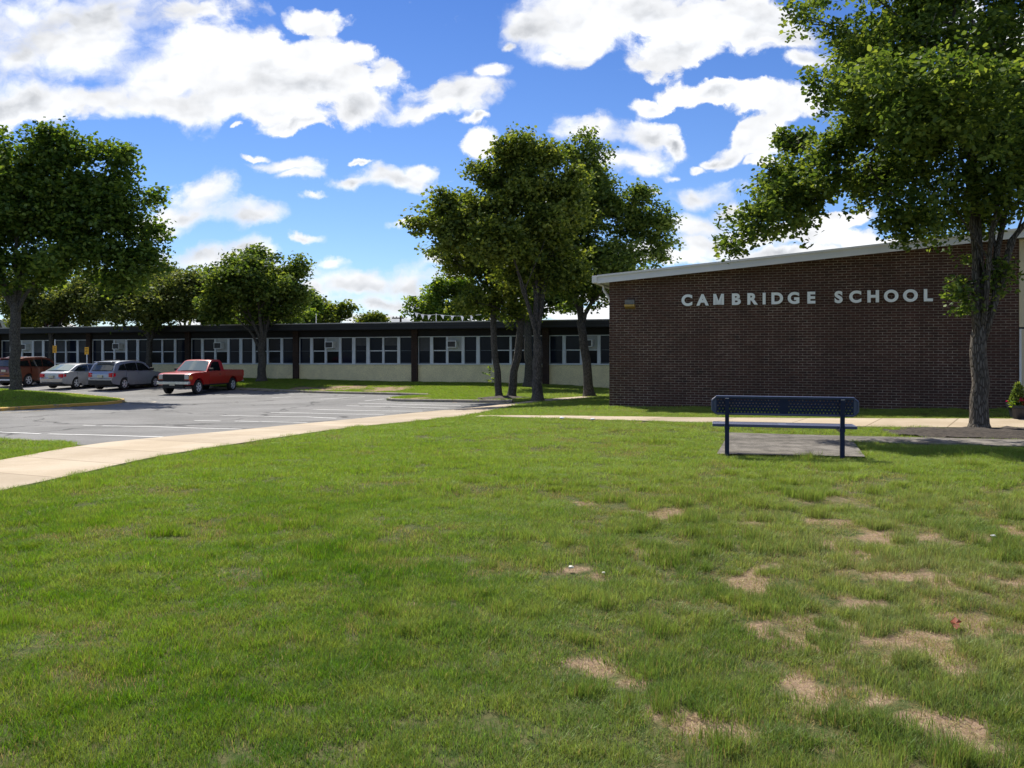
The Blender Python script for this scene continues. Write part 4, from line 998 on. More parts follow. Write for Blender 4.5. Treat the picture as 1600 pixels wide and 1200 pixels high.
# ------------------------------------------------------------------ bench
def bench():
    pl = law_pt(1136, 713.7); pr = law_pt(1316, 719.4)
    c = Vector(((pl[0]+pr[0])/2, (pl[1]+pr[1])/2)); dv = Vector((pr[0]-pl[0], pr[1]-pl[1])); half = dv.length/2
    ang = math.atan2(dv.y, dv.x); z = Tl(c.x, c.y)[0]
    root = thing('park_bench', 'navy blue metal bench with perforated backrest, seen from behind on its paved pad', 'bench', (c.x, c.y, z), ang)
    lean = .10       # backrest leans towards the camera (-y)
    Lh = .99
    yb0 = .02
    def back_pt(x, h, off=0): return (x, yb0-(h-.5)*lean*1.0+off, h)
    z0, z1 = .625, .868
    # perforated panel as a sheet with real holes
    def panel(name, x0, x1, za, zb, point, holes, pitch_x, pitch_z, rad, skipx=None, skipz=None, thick=.006):
        mb = MB()
        nx = int((x1-x0)/pitch_x); nz = int((zb-za)/pitch_z); px = (x1-x0)/nx; pz = (zb-za)/nz
        V = {}; vs = []; fs = []
        def vid(x, h):
            k = (round(x, 5), round(h, 5))
            if k not in V: V[k] = len(vs); vs.append(point(x, h))
            return V[k]
        for j in range(nz):
            sh = .5*px if j % 2 else 0
            xs = [x0]+([x0+sh] if sh else [])+[x0+sh+px*(i+1) for i in range(nx-(1 if sh else 0))]+([x1] if sh else [])
            for i in range(len(xs)-1):
                a, b = xs[i], xs[i+1]; h0 = za+j*pz; h1 = h0+pz; cx = (a+b)/2; ch = (h0+h1)/2
                full = (b-a) > .9*px
                solid = not full or (skipx and any(s0 < cx < s1 for s0, s1 in skipx)) or (skipz and any(s0 < ch < s1 for s0, s1 in skipz))
                cor = [vid(a, h0), vid(b, h0), vid(b, h1), vid(a, h1)]
                if solid: fs.append(tuple(cor)); continue
                ring = [vid(cx+rad*math.cos(R(225+90*q/2)), ch+rad*math.sin(R(225+90*q/2))) for q in range(8)]
                mids = None
                for q in range(4):
                    c0, c1 = cor[q], cor[(q+1) % 4]; r0, r1, r2 = ring[2*q], ring[2*q+1], ring[(2*q+2) % 8]
                    fs.append((c0, c1, r2, r1, r0))
        mb.add(vs, fs); return mb
    mb = panel('back', -Lh+.055, Lh-.055, z0+.012, z1-.012, back_pt, True, .046, .040, .0125, skipx=((-.05, .05),), skipz=None)
    bk = mb.build('backrest', 'navy_coat', root); sm = bk.modifiers.new('solid', 'SOLIDIFY'); sm.thickness = .006; sm.offset = 0
    # rolled rim around the backrest with cut corners
    ch = .055
    loop = [(-Lh+ch, z0), (Lh-ch, z0), (Lh, z0+ch), (Lh, z1-ch*.8), (Lh-ch, z1), (-Lh+ch, z1), (-Lh, z1-ch*.8), (-Lh, z0+ch)]
    mb = MB()
    for (a, b) in zip(loop, loop[1:]+loop[:1]):
        A = Vector(back_pt(*a)); Bp = Vector(back_pt(*b)); mb.tube([A, Bp], [.016, .016], 8)
    for sx in (-1, 1):
        x = [sx*(Lh-.056), sx*(Lh-.006)]
        vs = [back_pt(x[0], z0+.01), back_pt(x[0], z1-.01), back_pt(x[1], z1-ch*.85), back_pt(x[1], z0+ch)]
        mb.add([tuple(Vector(v)+Vector((0, o, 0))) for o in (-.003, .003) for v in vs], [(0,1,2,3),(7,6,5,4),(0,4,5,1),(1,5,6,2),(2,6,7,3),(3,7,4,0)])
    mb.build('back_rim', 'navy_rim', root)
    mb = MB(); x = Lh-.05
    vs = [back_pt(-x, z1+.014, -.03), back_pt(x, z1+.014, -.03), back_pt(x, z1+.014, .03), back_pt(-x, z1+.014, .03)]
    mb.add([Vector(v)+Vector((0, 0, o)) for o in (0, .008) for v in vs], [(0,3,2,1),(4,5,6,7),(0,1,5,4),(1,2,6,5),(2,3,7,6),(3,0,4,7)]); mb.build('top_edge', 'navy_top_glare', root)
    seat = panel('seat', -Lh+.02, Lh-.02, .07, .45, lambda x, h: (x, h, .468), True, .046, .042, .0125, skipx=((-.05, .05),))
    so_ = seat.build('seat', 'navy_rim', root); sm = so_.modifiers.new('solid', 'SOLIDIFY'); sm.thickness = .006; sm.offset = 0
    mb = MB(); mb.box(-Lh, Lh, .038, .066, .435, .476); mb.box(-Lh, Lh, .452, .478, .435, .476)
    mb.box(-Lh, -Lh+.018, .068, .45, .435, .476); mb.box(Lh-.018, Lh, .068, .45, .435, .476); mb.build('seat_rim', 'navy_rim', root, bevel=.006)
    for s in (-1, 1):
        x = s*half
        mb = MB(); mb.box(x-.031, x+.031, -.03, .031, -.08, .43); lg = mb.build('leg', 'navy_coat', root, bevel=.005)
        mb = MB(); mb.box(x-.036, x+.036, -.034, .60*0+.036, .40, .455); mb.build('collar', 'navy_coat', lg, bevel=.004)
        mb = MB(); mb.box(x-.025, x+.025, .037, .44, .385, .433); mb.build('seat_arm', 'navy_coat', root, bevel=.004)
        # back post: leaning square tube on the camera side, capped with a bright plug
        A = [Vector(back_pt(x, .45, -.035)), Vector(back_pt(x, z1-.018, -.040))]
        mb = MB(); w = .029
        vs = [p+Vector((dx*w, dy*w, 0)) for p in A for dx, dy in ((-1,-1),(1,-1),(1,1),(-1,1))]
        mb.add(vs, [(0,3,2,1),(4,5,6,7),(0,1,5,4),(1,2,6,5),(2,3,7,6),(3,0,4,7)]); po = mb.build('back_post', 'navy_coat', root, bevel=.004)
        mb = MB(); top = A[1]; mb.box(top.x-.026, top.x+.026, top.y-.026, top.y+.026, top.z+.001, top.z+.007); mb.build('cap', 'steel', po)
bench()

# ------------------------------------------------------------------ vehicles
def arch(cx, cz, r, zb, n=9):
    a0 = math.asin(max(-1, min(1, (zb-cz)/r)))
    return [(cx+r*math.cos(math.pi-a0-(math.pi-2*a0)*k/n), cz+r*math.sin(math.pi-a0-(math.pi-2*a0)*k/n)) for k in range(n+1)]
def layered(poly, wfun, layers, shrink, cz):
    mb = MB(); n = len(poly); V = []
    for t, k in layers:
        for x, z in poly:
            zz = cz+(z-cz)*(1-shrink*k); xx = x*(1-.5*shrink*k*.5)
            V.append((xx, t*wfun(x, z), zz))
    fs = [(l*n+i, l*n+(i+1) % n, (l+1)*n+(i+1) % n, (l+1)*n+i) for l in range(len(layers)-1) for i in range(n)]
    fs += [tuple(range(n)), tuple(reversed(range((len(layers)-1)*n, len(layers)*n)))]
    return mb.add(V, fs)
def wheel(root, x, y, r, w, s, dark_rim=False):
    # s: +1 wheel on the left side (outer face +y)
    e = bpy.data.objects.new('wheel', None); COL.objects.link(e); e.parent = root; e.location = (x, y, r)
    mb = MB(); prof = [(-.5, .62), (-.5, .92), (-.38, 1.0), (.38, 1.0), (.5, .92), (.5, .66), (.36, .62)]
    n = 28; V = []
    for yy, rr_ in prof:
        for k in range(n): V.append((rr_*r*math.cos(2*math.pi*k/n), s*yy*w, rr_*r*math.sin(2*math.pi*k/n)))
    fs = [(j*n+k, j*n+(k+1) % n, (j+1)*n+(k+1) % n, (j+1)*n+k) for j in range(len(prof)-1) for k in range(n)]
    fs += [tuple(range(n))]
    mb.add(V, fs); t = mb.build('tyre', 'tyre', e, smooth=False); smooth_angle(t)
    mb = MB(); V = []
    for yy, rr_ in ((.30, .64), (.44, .65), (.44, .58), (.25, .56)):
        for k in range(n): V.append((rr_*r*math.cos(2*math.pi*k/n), s*yy*w, rr_*r*math.sin(2*math.pi*k/n)))
    mb.add(V, [(j*n+k, j*n+(k+1) % n, (j+1)*n+(k+1) % n, (j+1)*n+k) for j in range(3) for k in range(n)])
    for k in range(5):
        a = 2*math.pi*k/5+.3; ca, sa = math.cos(a), math.sin(a); wd = .095*r
        vs = []
        for yy in (.22, .38):
            for rr_, w2 in ((.12, .8), (.60, 1.35)):
                for q in (-1, 1): vs.append((rr_*r*ca-q*w2*wd*sa, s*(yy+(.04 if rr_ < .3 else 0))*w, rr_*r*sa+q*w2*wd*ca))
        mb.add(vs, [(0,1,3,2),(4,6,7,5),(0,2,6,4),(1,5,7,3),(0,4,5,1),(2,3,7,6)])
    mb.disc((0, s*.2*w, 0), (0, s, 0), .15*r, .22*w, 14); mb.build('rim', 'rim_alu', e)
    MB().disc((0, s*.05*w, 0), (0, s, 0), .6*r, .02, 20).build('brake_disc', 'trim_black', e)
def car(name, label, loc, rz, kind, paintm, group):
    root = thing(name, label, 'pickup' if kind == 'pickup' else 'car', loc, rz, group)
    if kind == 'suv':
        Lr, Lf, W, ra, fa, wr, zb, arr = -2.28, 2.33, 1.84, -1.36, 1.36, .345, .27, .40
        top = [(Lr+.10,.36),(Lr-.02,.48),(Lr-.03,.64),(Lr+.03,.70),(Lr+.02,.90),(Lr+.10,1.08),(Lr+.35,1.10),(-.4,1.07),(.85,1.02),(1.0,1.03),(1.7,.97),(2.1,.87),(2.26,.74),(2.32,.52),(2.22,.30)]
        gh = [(Lr+.12,1.06),(Lr+.30,1.40),(Lr+.42,1.56),(Lr+.8,1.645),(-.6,1.68),(.1,1.655),(.45,1.58),(1.25,1.01)]
        wins = [[(-1.82,1.14),(-1.62,1.42),(-1.28,1.50),(-1.18,1.13)], [(-1.12,1.12),(-1.20,1.50),(-.72,1.55),(-.27,1.56),(-.27,1.10)], [(-.20,1.10),(-.20,1.56),(.12,1.54),(.40,1.47),(.93,1.07)]]
        doors = [(-1.15,-.24,.36,1.055), (-.22,.92,.36,1.045)]
        wsh = ((1.20,1.045),(.50,1.545)); rg = ((Lr+.10,1.12),(Lr+.36,1.47))
        tl = (.74,.97,.24,.66); zbelt, zroof = 1.05, 1.68
    elif kind == 'sedan':
        Lr, Lf, W, ra, fa, wr, zb, arr = -2.38, 2.38, 1.82, -1.38, 1.35, .33, .24, .385
        top = [(Lr+.10,.30),(Lr,.42),(Lr-.02,.60),(Lr+.05,.68),(Lr+.06,.92),(Lr+.18,1.0),(-1.75,1.03),(-1.2,1.0),(.85,.93),(1.1,.94),(1.8,.85),(2.2,.74),(2.36,.6),(2.38,.4),(2.26,.24)]
        gh = [(-2.0,.99),(-1.25,1.36),(-.85,1.44),(-.2,1.475),(.25,1.44),(.55,1.37),(1.35,.92)]
        wins = [[(-1.52,1.05),(-1.15,1.29),(-.80,1.355),(-.42,1.385),(-.42,1.02)], [(-.34,1.02),(-.34,1.39),(.1,1.375),(.42,1.31),(1.02,.97)]]
        doors = [(-1.3,-.40,.32,.985), (-.37,.95,.32,.955)]
        wsh = ((1.28,.955),(.60,1.35)); rg = ((-1.88,1.055),(-1.22,1.37))
        tl = (.68,.87,.30,.76); zbelt, zroof = .98, 1.475
    elif kind == 'big_suv':
        Lr, Lf, W, ra, fa, wr, zb, arr = -2.30, 2.30, 1.90, -1.36, 1.38, .37, .30, .43
        top = [(Lr+.10,.40),(Lr-.02,.52),(Lr-.03,.70),(Lr+.03,.76),(Lr+.02,.98),(Lr+.08,1.18),(Lr+.35,1.20),(-.4,1.17),(.85,1.13),(1.0,1.13),(1.8,1.07),(2.15,.98),(2.26,.82),(2.30,.56),(2.2,.34)]
        gh = [(Lr+.10,1.16),(Lr+.20,1.50),(Lr+.32,1.68),(Lr+.8,1.76),(-.6,1.79),(.1,1.765),(.45,1.69),(1.15,1.11)]
        wins = [[(-1.98,1.26),(-1.86,1.54),(-1.34,1.60),(-1.26,1.23)], [(-1.12,1.22),(-1.16,1.61),(-.72,1.64),(-.27,1.65),(-.27,1.20)], [(-.20,1.20),(-.20,1.65),(.12,1.63),(.40,1.56),(.88,1.17)]]
        doors = [(-1.15,-.24,.40,1.155), (-.22,.92,.40,1.145)]
        wsh = ((1.10,1.145),(.50,1.655)); rg = ((Lr+.09,1.22),(Lr+.24,1.60))
        tl = (.92,1.10,.22,.5); zbelt, zroof = 1.15, 1.79
    else:
        Lr, Lf, W, ra, fa, wr, zb, arr = -2.92, 2.80, 1.98, -1.72, 1.90, .39, .50, .50
        top = [(Lr,.60),(Lr,.93),(-.78,.93),(-.78,1.23),(1.0,1.22),(1.15,1.23),(2.2,1.19),(2.62,1.15),(2.74,1.09),(2.76,.66),(2.70,.52)]
        gh = [(-.74,1.21),(-.70,1.70),(-.55,1.86),(-.1,1.885),(.25,1.86),(.46,1.80),(1.15,1.20)]
        wins = [[(-.34,1.25),(-.34,1.76),(.10,1.77),(.36,1.72),(.86,1.25)]]
        doors = [(-.42,.86,.52,1.215)]
        wsh = ((1.08,1.245),(.50,1.785)); rg = ((-.76,1.30),(-.72,1.66))
        tl = (.88,1.18,.06,.2); zbelt, zroof = 1.22, 1.885
    hw = W/2
    def wf(x, z):
        t = max(0, (abs(x-(Lf+Lr)/2)/((Lf-Lr)/2)-.62)/.38); e = 1-.13*t**2.2 if kind != 'pickup' else 1-(.05 if x > 0 else .0)*t**2
        lo = 1-.03*max(0, (zb+.25-z)/.3)
        return hw*e*lo
    def yw(x, z): return wf(x, zbelt)*(.985-.20*max(0, z-zbelt)/(zroof-zbelt))
    zc = wr
    body = top+[(fa+arr, zb)] if False else list(top)
    bottom = arch(fa, zc, arr, zb)[::-1]+arch(ra, zc, arr, zb)[::-1]
    poly = body+bottom
    lay = [(-1, 1), (-.97, .35), (-.9, 0), (-.5, -.25), (0, -.35), (.5, -.25), (.9, 0), (.97, .35), (1, 1)]
    mb = layered(poly, wf, lay, .035, (zb+zbelt)/2); bo = mb.build('body', paintm, root); smooth_angle(bo, 32)
    mb = layered(gh, yw, [(-1, .4), (-.95, 0), (-.5, -.3), (0, -.4), (.5, -.3), (.95, 0), (1, .4)], .03, zbelt); c = mb.build('cabin', paintm, root); smooth_angle(c, 32)
    # windows proud of the cabin sides
    for s in (-1, 1):
        for w in wins:
            mb = MB(); n = len(w)
            vi = [(x, s*(yw(x, z)-.02), z) for x, z in w]; vo = [(x, s*(yw(x, z)+.006), z) for x, z in w]
            mb.add(vi+vo, [tuple(range(n)), tuple(range(n, 2*n))]+[(i, (i+1) % n, (i+1) % n+n, i+n) for i in range(n)]); mb.build('side_window', 'car_glass', root)
        for (x0, x1, zz0, zz1) in doors:
            mb = MB(); xs = [x0+.006, (x0+x1)/2, x1-.006]; zs = [zz0, zz0+.12, (zz0+zz1)/2, zz1-.02]
            V = [(x, s*(wf(x, z)+.008), z) for z in zs for x in xs]+[(x, s*(wf(x, z)-.03), z) for z in zs for x in xs]
            fs = [(j*3+i, j*3+i+1, j*3+i+4, j*3+i+3) for j in range(3) for i in range(2)]
            rim = [0,1,2,5,8,11,10,9,6,3]; fs += [(rim[i], rim[(i+1) % 10], rim[(i+1) % 10]+12, rim[i]+12) for i in range(10)]
            mb.add(V, fs); d = mb.build('door', paintm, root); smooth_angle(d, 30)
            hx = x0+.12; yy = s*(wf(hx, zz1-.16)+.01); MB().box(hx, hx+.16, min(yy, yy+s*.03), max(yy, yy+s*.03), zz1-.18, zz1-.145).build('handle', paintm if kind != 'pickup' else 'trim_black', d)
        # mirror
        mx = wins[-1][-1][0]-.05; mz = zbelt+.10; yy = s*(wf(mx, zbelt))
        MB().box(mx-.06, mx+.08, min(yy-s*.04, yy+s*.2), max(yy-s*.04, yy+s*.2), mz-.06, mz+.09).build('mirror', 'trim_black', root, bevel=.02)
        # sills and arch trims
        MB().box(ra+arr+.03, fa-arr-.03, s*hw*.93 if s > 0 else -hw*.975, s*hw*.975 if s > 0 else -hw*.93, zb-.05, zb+.07).build('sill_trim', 'trim_black' if kind != 'sedan' else paintm, root)
    def slab(p0, p1, y0, y1, name, mat, out, inset=.09):
        (xa, za), (xb, zb_) = p0, p1; d = Vector((xb-xa, 0, zb_-za)).normalized(); nn = Vector((d.z, 0, -d.x))
        if nn.x*out < 0: nn = -nn
        V = []
        for o in (-.03, .012):
            for (x, z), w in ((p0, y0), (p1, y1)):
                for q in (-1, -.5, 0, .5, 1): V.append(Vector((x, q*w, z))+nn*(o+.055*(1-q*q)*(1 if o > 0 else .6)))
        n = 5; fs = [(i, i+1, n+i+1, n+i) for i in range(4)]+[(2*n+i, 2*n+i+1, 3*n+i+1, 3*n+i) for i in range(4)]
        rim = [0,1,2,3,4,9,8,7,6,5]; fs += [(rim[i], rim[(i+1) % 10], rim[(i+1) % 10]+10, rim[i]+10) for i in range(10)]
        o = MB().add(V, fs).build(name, mat, root); smooth_angle(o, 30); return o
    slab(wsh[0], wsh[1], yw(*wsh[0])*.93, yw(*wsh[1])*.90, 'windshield', 'windshield_glass', 1)
    slab(rg[0], rg[1], yw(*rg[0])*.88, yw(*rg[1])*.88, 'rear_window', {'sedan': 'windshield_glass', 'pickup': 'car_glass'}.get(kind, 'rear_glass'), -1)
    for x in (ra, fa):
        for s in (-1, 1): wheel(root, x, s*(hw-.125), wr, .235, s)
    MB().box(Lr+.35, Lf-.35, -hw*.72, hw*.72, zb-.08, zb+.2).build('underbody', 'trim_black', root)
    # wheel wells
    mb = MB()
    for x in (ra, fa): mb.box(x-arr, x+arr, -hw*.70, hw*.70, zb, zb+arr*1.35)
    mb.build('wheel_well', 'trim_black', root)
    if kind != 'pickup':
        z0, z1, w0, w1 = tl
        for s in (-1, 1):
            def xr(y): return 0
            mb = MB(); ya = s*hw*(1-w1*.55); yb = s*hw*.875; xb = Lr-.005
            V = [(xb-.02, ya, z0+.03), (xb-.02, ya, z1), (xb-.015, yb*.96, z0), (xb-.015, yb*.96, z1+.02), (xb+.22, s*(wf(xb+.22, z0)+.012), z0+.05), (xb+.22, s*(wf(xb+.22, z0)+.012), z1)]
            V += [(x+.10, y*.93, z) for x, y, z in V]
            mb.add(V, [(0,2,3,1),(2,4,5,3),(6,7,9,8),(8,9,11,10),(0,1,7,6),(1,3,9,7),(3,5,11,9),(5,4,10,11),(4,2,8,10),(2,0,6,8)])
            mb.build('taillight', 'taillight', root)
            MB().box(Lf-.32, Lf-.12, s*hw*.62 if s > 0 else -hw*.86, s*hw*.86 if s > 0 else -hw*.62, .66, .80).build('headlight', 'headlight', root, bevel=.02)
        MB().box(Lr-.055, Lr+.04, -hw*.84, hw*.84, zb+.03, zb+.30 if kind != 'sedan' else zb+.12).build('rear_bumper', 'trim_black', root, bevel=.03)
        MB().box(Lr-.045, Lr+.03, -.16, .16, z0-.02, z0+.11).build('licence_plate', 'plate', root)
        if kind == 'suv': MB().box(Lr-.04, Lr+.02, -.62, .62, z0+.125, z0+.15).build('rear_trim', 'chrome', root)
        if kind == 'big_suv': MB().box(Lr-.07, Lr, -.55, .55, zb+.05, zb+.16).build('skid_plate', 'rim_alu', root, bevel=.02)
        if kind != 'sedan':
            MB().box(rg[1][0]-.16, rg[1][0]+.25, -hw*.66, hw*.66, zroof-.09, zroof-.045).build('spoiler', paintm, root, bevel=.02)
            for s in (-1, 1): MB().tube([(-1.5, s*hw*.70, zroof-.05), (-1.3, s*hw*.70, zroof+.02), (.1, s*hw*.70, zroof+.02), (.3, s*hw*.70, zroof-.06)], [.016]*4, 6).build('roof_rail', 'trim_black' if kind == 'suv' else 'rim_alu', root)
    else:
        # bed walls and tailgate
        for s in (-1, 1):
            MB().box(Lr+.02, -.80, s*hw-.09 if s > 0 else -hw+.005, s*hw-.005 if s > 0 else -hw+.09, .90, 1.25).build('bed_side', paintm, root, bevel=.015)
        MB().box(Lr-.005, Lr+.06, -hw+.10, hw-.10, .62, 1.25).build('tailgate', paintm, root, bevel=.015)
        MB().box(Lr+.07, -.81, -hw+.10, hw-.10, .935, .95).build('bed_floor', 'trim_black', root)
        MB().box(Lf-.13, Lf-.01, -hw*.64, hw*.64, .78, 1.12).build('grille', 'trim_black', root, bevel=.02)
        mb = MB()
        for z in (.84, .91, .98): mb.box(Lf-.012, Lf+.002, -hw*.56, hw*.56, z, z+.018)
        mb.build('grille_bar', 'trim_black', root)
        for s in (-1, 1):
            f = lambda a, b: (min(s*a, s*b), max(s*a, s*b))
            y0, y1 = f(hw*.66, hw*.90); MB().box(Lf-.20, Lf-.015, y0, y1, .84, 1.10).build('headlight', 'headlight', root, bevel=.02)
            y0, y1 = f(hw*.905, hw*.97); MB().box(Lf-.32, Lf-.06, y0, y1, .82, 1.03).build('turn_signal', 'amber', root, bevel=.01)
            y0, y1 = f(hw*.93, hw*1.005); MB().box(Lr-.012, Lr+.10, y0, y1, .86, 1.20).build('taillight', 'taillight', root)
            for (x0_, x1_, ax) in ((0, 0, fa), (0, 0, ra)):
                pass
        MB().box(Lf-.16, Lf+.10, -hw*.95, hw*.95, .56, .72).build('front_bumper', 'chrome', root, bevel=.03)
        MB().box(Lf-.14, Lf+.02, -hw*.93, hw*.93, .722, .79).build('bumper_cap', 'trim_black', root, bevel=.01)
        MB().box(Lf-.20, Lf+.04, -hw*.62, hw*.62, .36, .558).build('air_dam', 'trim_black', root, bevel=.02)
        MB().box(Lf+.102, Lf+.112, -.16, .16, .50, .62).build('licence_plate', 'plate', root)
        MB().box(Lr-.22, Lr-.01, -hw*.9, hw*.9, .52, .66).build('rear_bumper', 'chrome', root, bevel=.03)
    return root
def place_cars():
    G = 'vehicles parked in front of the classroom wing'
    def put(px, py, wheel_local, rz):      # ground contact of a wheel at an image point
        x, y = lot_pt(px, py); c, s = math.cos(rz), math.sin(rz); lx, ly = wheel_local
        X = x-(lx*c-ly*s); Y = y-(lx*s+ly*c); return (X, Y, T1(X, Y)+.015)
    h = R(90-14)
    car('parked_pickup', 'red pickup truck with chrome front bumper parked beside the grass strip', put(307.5, 617.0, (1.90, .85), R(-101)), R(-101), 'pickup', 'paint_red', G)
    car('parked_car', 'pale blue silver car with dark rear bumper, next to the red pickup', put(192.5, 610.2, (-1.36, -.80), h), h, 'suv', 'paint_blue_silver', G)
    car('parked_car', 'silver sedan parked between the copper vehicle and the pale blue silver car', put(118, 608.2, (-1.38, -.80), h), h, 'sedan', 'paint_silver', G)
    car('parked_car', 'copper brown tall car parked leftmost behind the island tree', put(43, 604.6, (-1.36, -.83), h), h, 'big_suv', 'paint_copper', G)
place_cars()

# ------------------------------------------------------------------ signs, poles, pennants, planter, litter
def yellow_sign(px, py_top, d, lab, tall):
    p = P(px, py_top, d); z0 = Tg1(p.x, p.y); root = thing('parking_sign', lab, 'sign', (p.x, p.y, z0), -R(14), 'yellow signs at the head of the stalls')
    zt = p.z-z0
    MB().box(-.03, .03, 0, .05, -.1, zt+tall).build('post', 'frame_alu', root)
    pl = MB().box(-.15, .15, -.012, -.002, zt-.46, zt).build('sign_plate', 'sign_yellow', root, bevel=.004)
    mb = MB()
    for k, w in ((0, .10), (1, .085), (2, .10), (3, .06)):
        mb.box(-w, w, -.016, -.013, zt-.10-k*.095, zt-.07-k*.095)
    mb.build('print_row', 'trim_black', pl)
yellow_sign(85.5, 540, 52.5, 'small yellow sign on a pale post, left one of the pair', .38)
yellow_sign(135.5, 542.5, 52.5, 'small yellow sign on a thin post, nearer the pale blue silver car', -.02)
def far_things():
    d = 90; b = P(626, 493, d)
    root = thing('utility_pole', 'dark wooden utility pole with crossarm over the roof left of the bright green tree', 'utility pole', (b.x, b.y, -.4))
    MB().tube([(0, 0, 0), (0, 0, b.z+.4)], [.14, .11], 10).build('pole', 'wood_pole', root)
    MB().box(-.95, .35, -.06, .06, b.z+.05, b.z+.18).build('crossarm', 'wood_pole', root)
    mb = MB()
    for x in (-.8, -.45, .2): mb.disc((x, 0, b.z+.18), (0, 0, 1), .05, .12, 8)
    mb.build('insulator', 'lamp_grey', root)
    d = 62
    z_ = lambda px: 2.9
    for px, py, lab in ((494, 490, 'thin white mast on the roof beside the low round tree'), (681.5, 490, 'thin white mast on the roof holding the pennant string')):
        t = P(px, py, d); s = P(px, 505.5, d); root = tag(MB().tube([(t.x, t.y, s.z-.6), (t.x, t.y, t.z)], [.03, .025], 6).build('roof_mast', 'flag_white'), lab, 'mast', 'masts on the roof')
    a = P(646, 487.5, d); m1 = P(681.5, 491.2, d); c = P(752, 491.5, d+2)
    root = thing('pennant_string', 'string of small white triangular pennants above the classroom roof', 'pennants', a)
    pts = []
    for k in range(13):
        t = k/12; q = a.lerp(m1, t/.4) if t < .4 else m1.lerp(c, (t-.4)/.6); sag = .12*math.sin(math.pi*(t/.4 if t < .4 else (t-.4)/.6)); pts.append(q-a-Vector((0, 0, sag)))
    MB().tube(pts, [.014]*13, 4).build('cord', 'flag_white', root)
    rr = random.Random(3)
    for px in (652, 663, 676, 697, 711, 725, 738):
        t = (px-646)/(752-646)*12; i = min(11, int(t)); q = pts[i].lerp(pts[i+1], t-i); w = .14; h = rr.uniform(.32, .44); tw = rr.uniform(-.1, .1)
        MB().add([q+Vector((-w, -.004, 0)), q+Vector((w, -.004, 0)), q+Vector((tw, -.004, -h)), q+Vector((-w, .004, 0)), q+Vector((w, .004, 0)), q+Vector((tw, .004, -h))],
                 [(0,1,2),(5,4,3),(0,3,4,1),(1,4,5,2),(2,5,3,0)]).build('pennant', 'flag_white', root)
    # pale buildings and vehicle beyond the wing at the left
    root = thing('white_house', 'pale low house with a white sloping roof glimpsed at the left edge over the roof', 'house', P(20, 505, 84))
    root.location.z = -.4
    MB().box(-6, 2.6, 0, 9, 0, 3.4).build('wall', 'house_white', root)
    MB().prism([(-6.6, 3.4), (3.6, 3.4), (1.0, 4.9), (-6.6, 5.4)], -.6, 9.5).build('roof', 'house_white', root)
    root = thing('storage_shed', 'long low shed with a white roof over the classroom wing behind the olive trees', 'shed', P(152, 505, 84)); root.location.z = -.4
    MB().box(-2.2, 5.5, 0, 5, 0, 3.9).build('wall', 'house_white', root)
    MB().prism([(-2.4, 3.9), (5.8, 3.9), (5.2, 4.35), (-1.6, 4.35)], -.3, 5.3).build('roof', 'house_white', root)
    root = thing('roof_cabinet', 'small white and red box on the roof between the left trees', 'rooftop unit', P(81, 505, 66)); root.location.z = 2.9
    MB().box(-.30, .30, 0, .5, 0, .9).build('cabinet', 'house_white', root); MB().box(-.36, -.303, -.02, .5, .3, .85).build('side_panel', 'leaf_red' if False else 'paint_red', root)
far_things()
def planter():
    x, y = law_pt(1595, 656.5); z = Tl(x, y)[0]+.03; root = thing('flower_planter', 'dark ribbed planter with a small cone shrub and red flowers at the right edge', 'planter', (x, y, z), -TH); root.scale = (.88, .88, .88)
    n = 20; mb = MB(); V = []; prof = [(0, .19), (.03, .20), (.26, .245), (.27, .27), (.33, .27), (.33, .24), (.28, .235)]
    for h, r in prof:
        for k in range(n):
            a = 2*math.pi*k/n; c = 1/max(abs(math.cos(a)), abs(math.sin(a)))**.8; rr_ = r*c*(1-(.02 if (k % 2 and .02 < h < .27) else 0)); V.append((rr_*math.cos(a), rr_*math.sin(a), h))
    fs = [(j*n+k, j*n+(k+1) % n, (j+1)*n+(k+1) % n, (j+1)*n+k) for j in range(len(prof)-1) for k in range(n)]+[tuple(range(n)), tuple(range((len(prof)-1)*n, len(prof)*n))]
    mb.add(V, fs).build('pot', 'pot_black', root)
    rng = np.random.default_rng(8); h = rng.uniform(0, 1, 260); a = rng.uniform(0, 6.28, 260); r = (.17*(1-h**1.6)+.03)*rng.uniform(.5, 1, 260)
    C = np.stack([np.cos(a)*r-.05, np.sin(a)*r, .33+h*.52], -1)
    for nm, cc, m, sz in (('shrub', C, 'leaf_dark', .045), ('foliage', np.stack([rng.uniform(-.25, .25, 60), rng.uniform(-.25, .25, 60), rng.uniform(.3, .42, 60)], -1), 'leaf_bright', .06),
                          ('flower', np.stack([rng.uniform(-.25, .27, 16), rng.uniform(-.26, .1, 16), rng.uniform(.38, .52, 16)], -1), 'leaf_red', .05)):
        V, f, r_ = make_leaves(rng, cc, 8, .02, sz, droop=-.2); me = np_mesh(nm, V, f, 4, m, {'rnd': r_}); o = bpy.data.objects.new(nm, me); COL.objects.link(o); o.parent = root
planter()
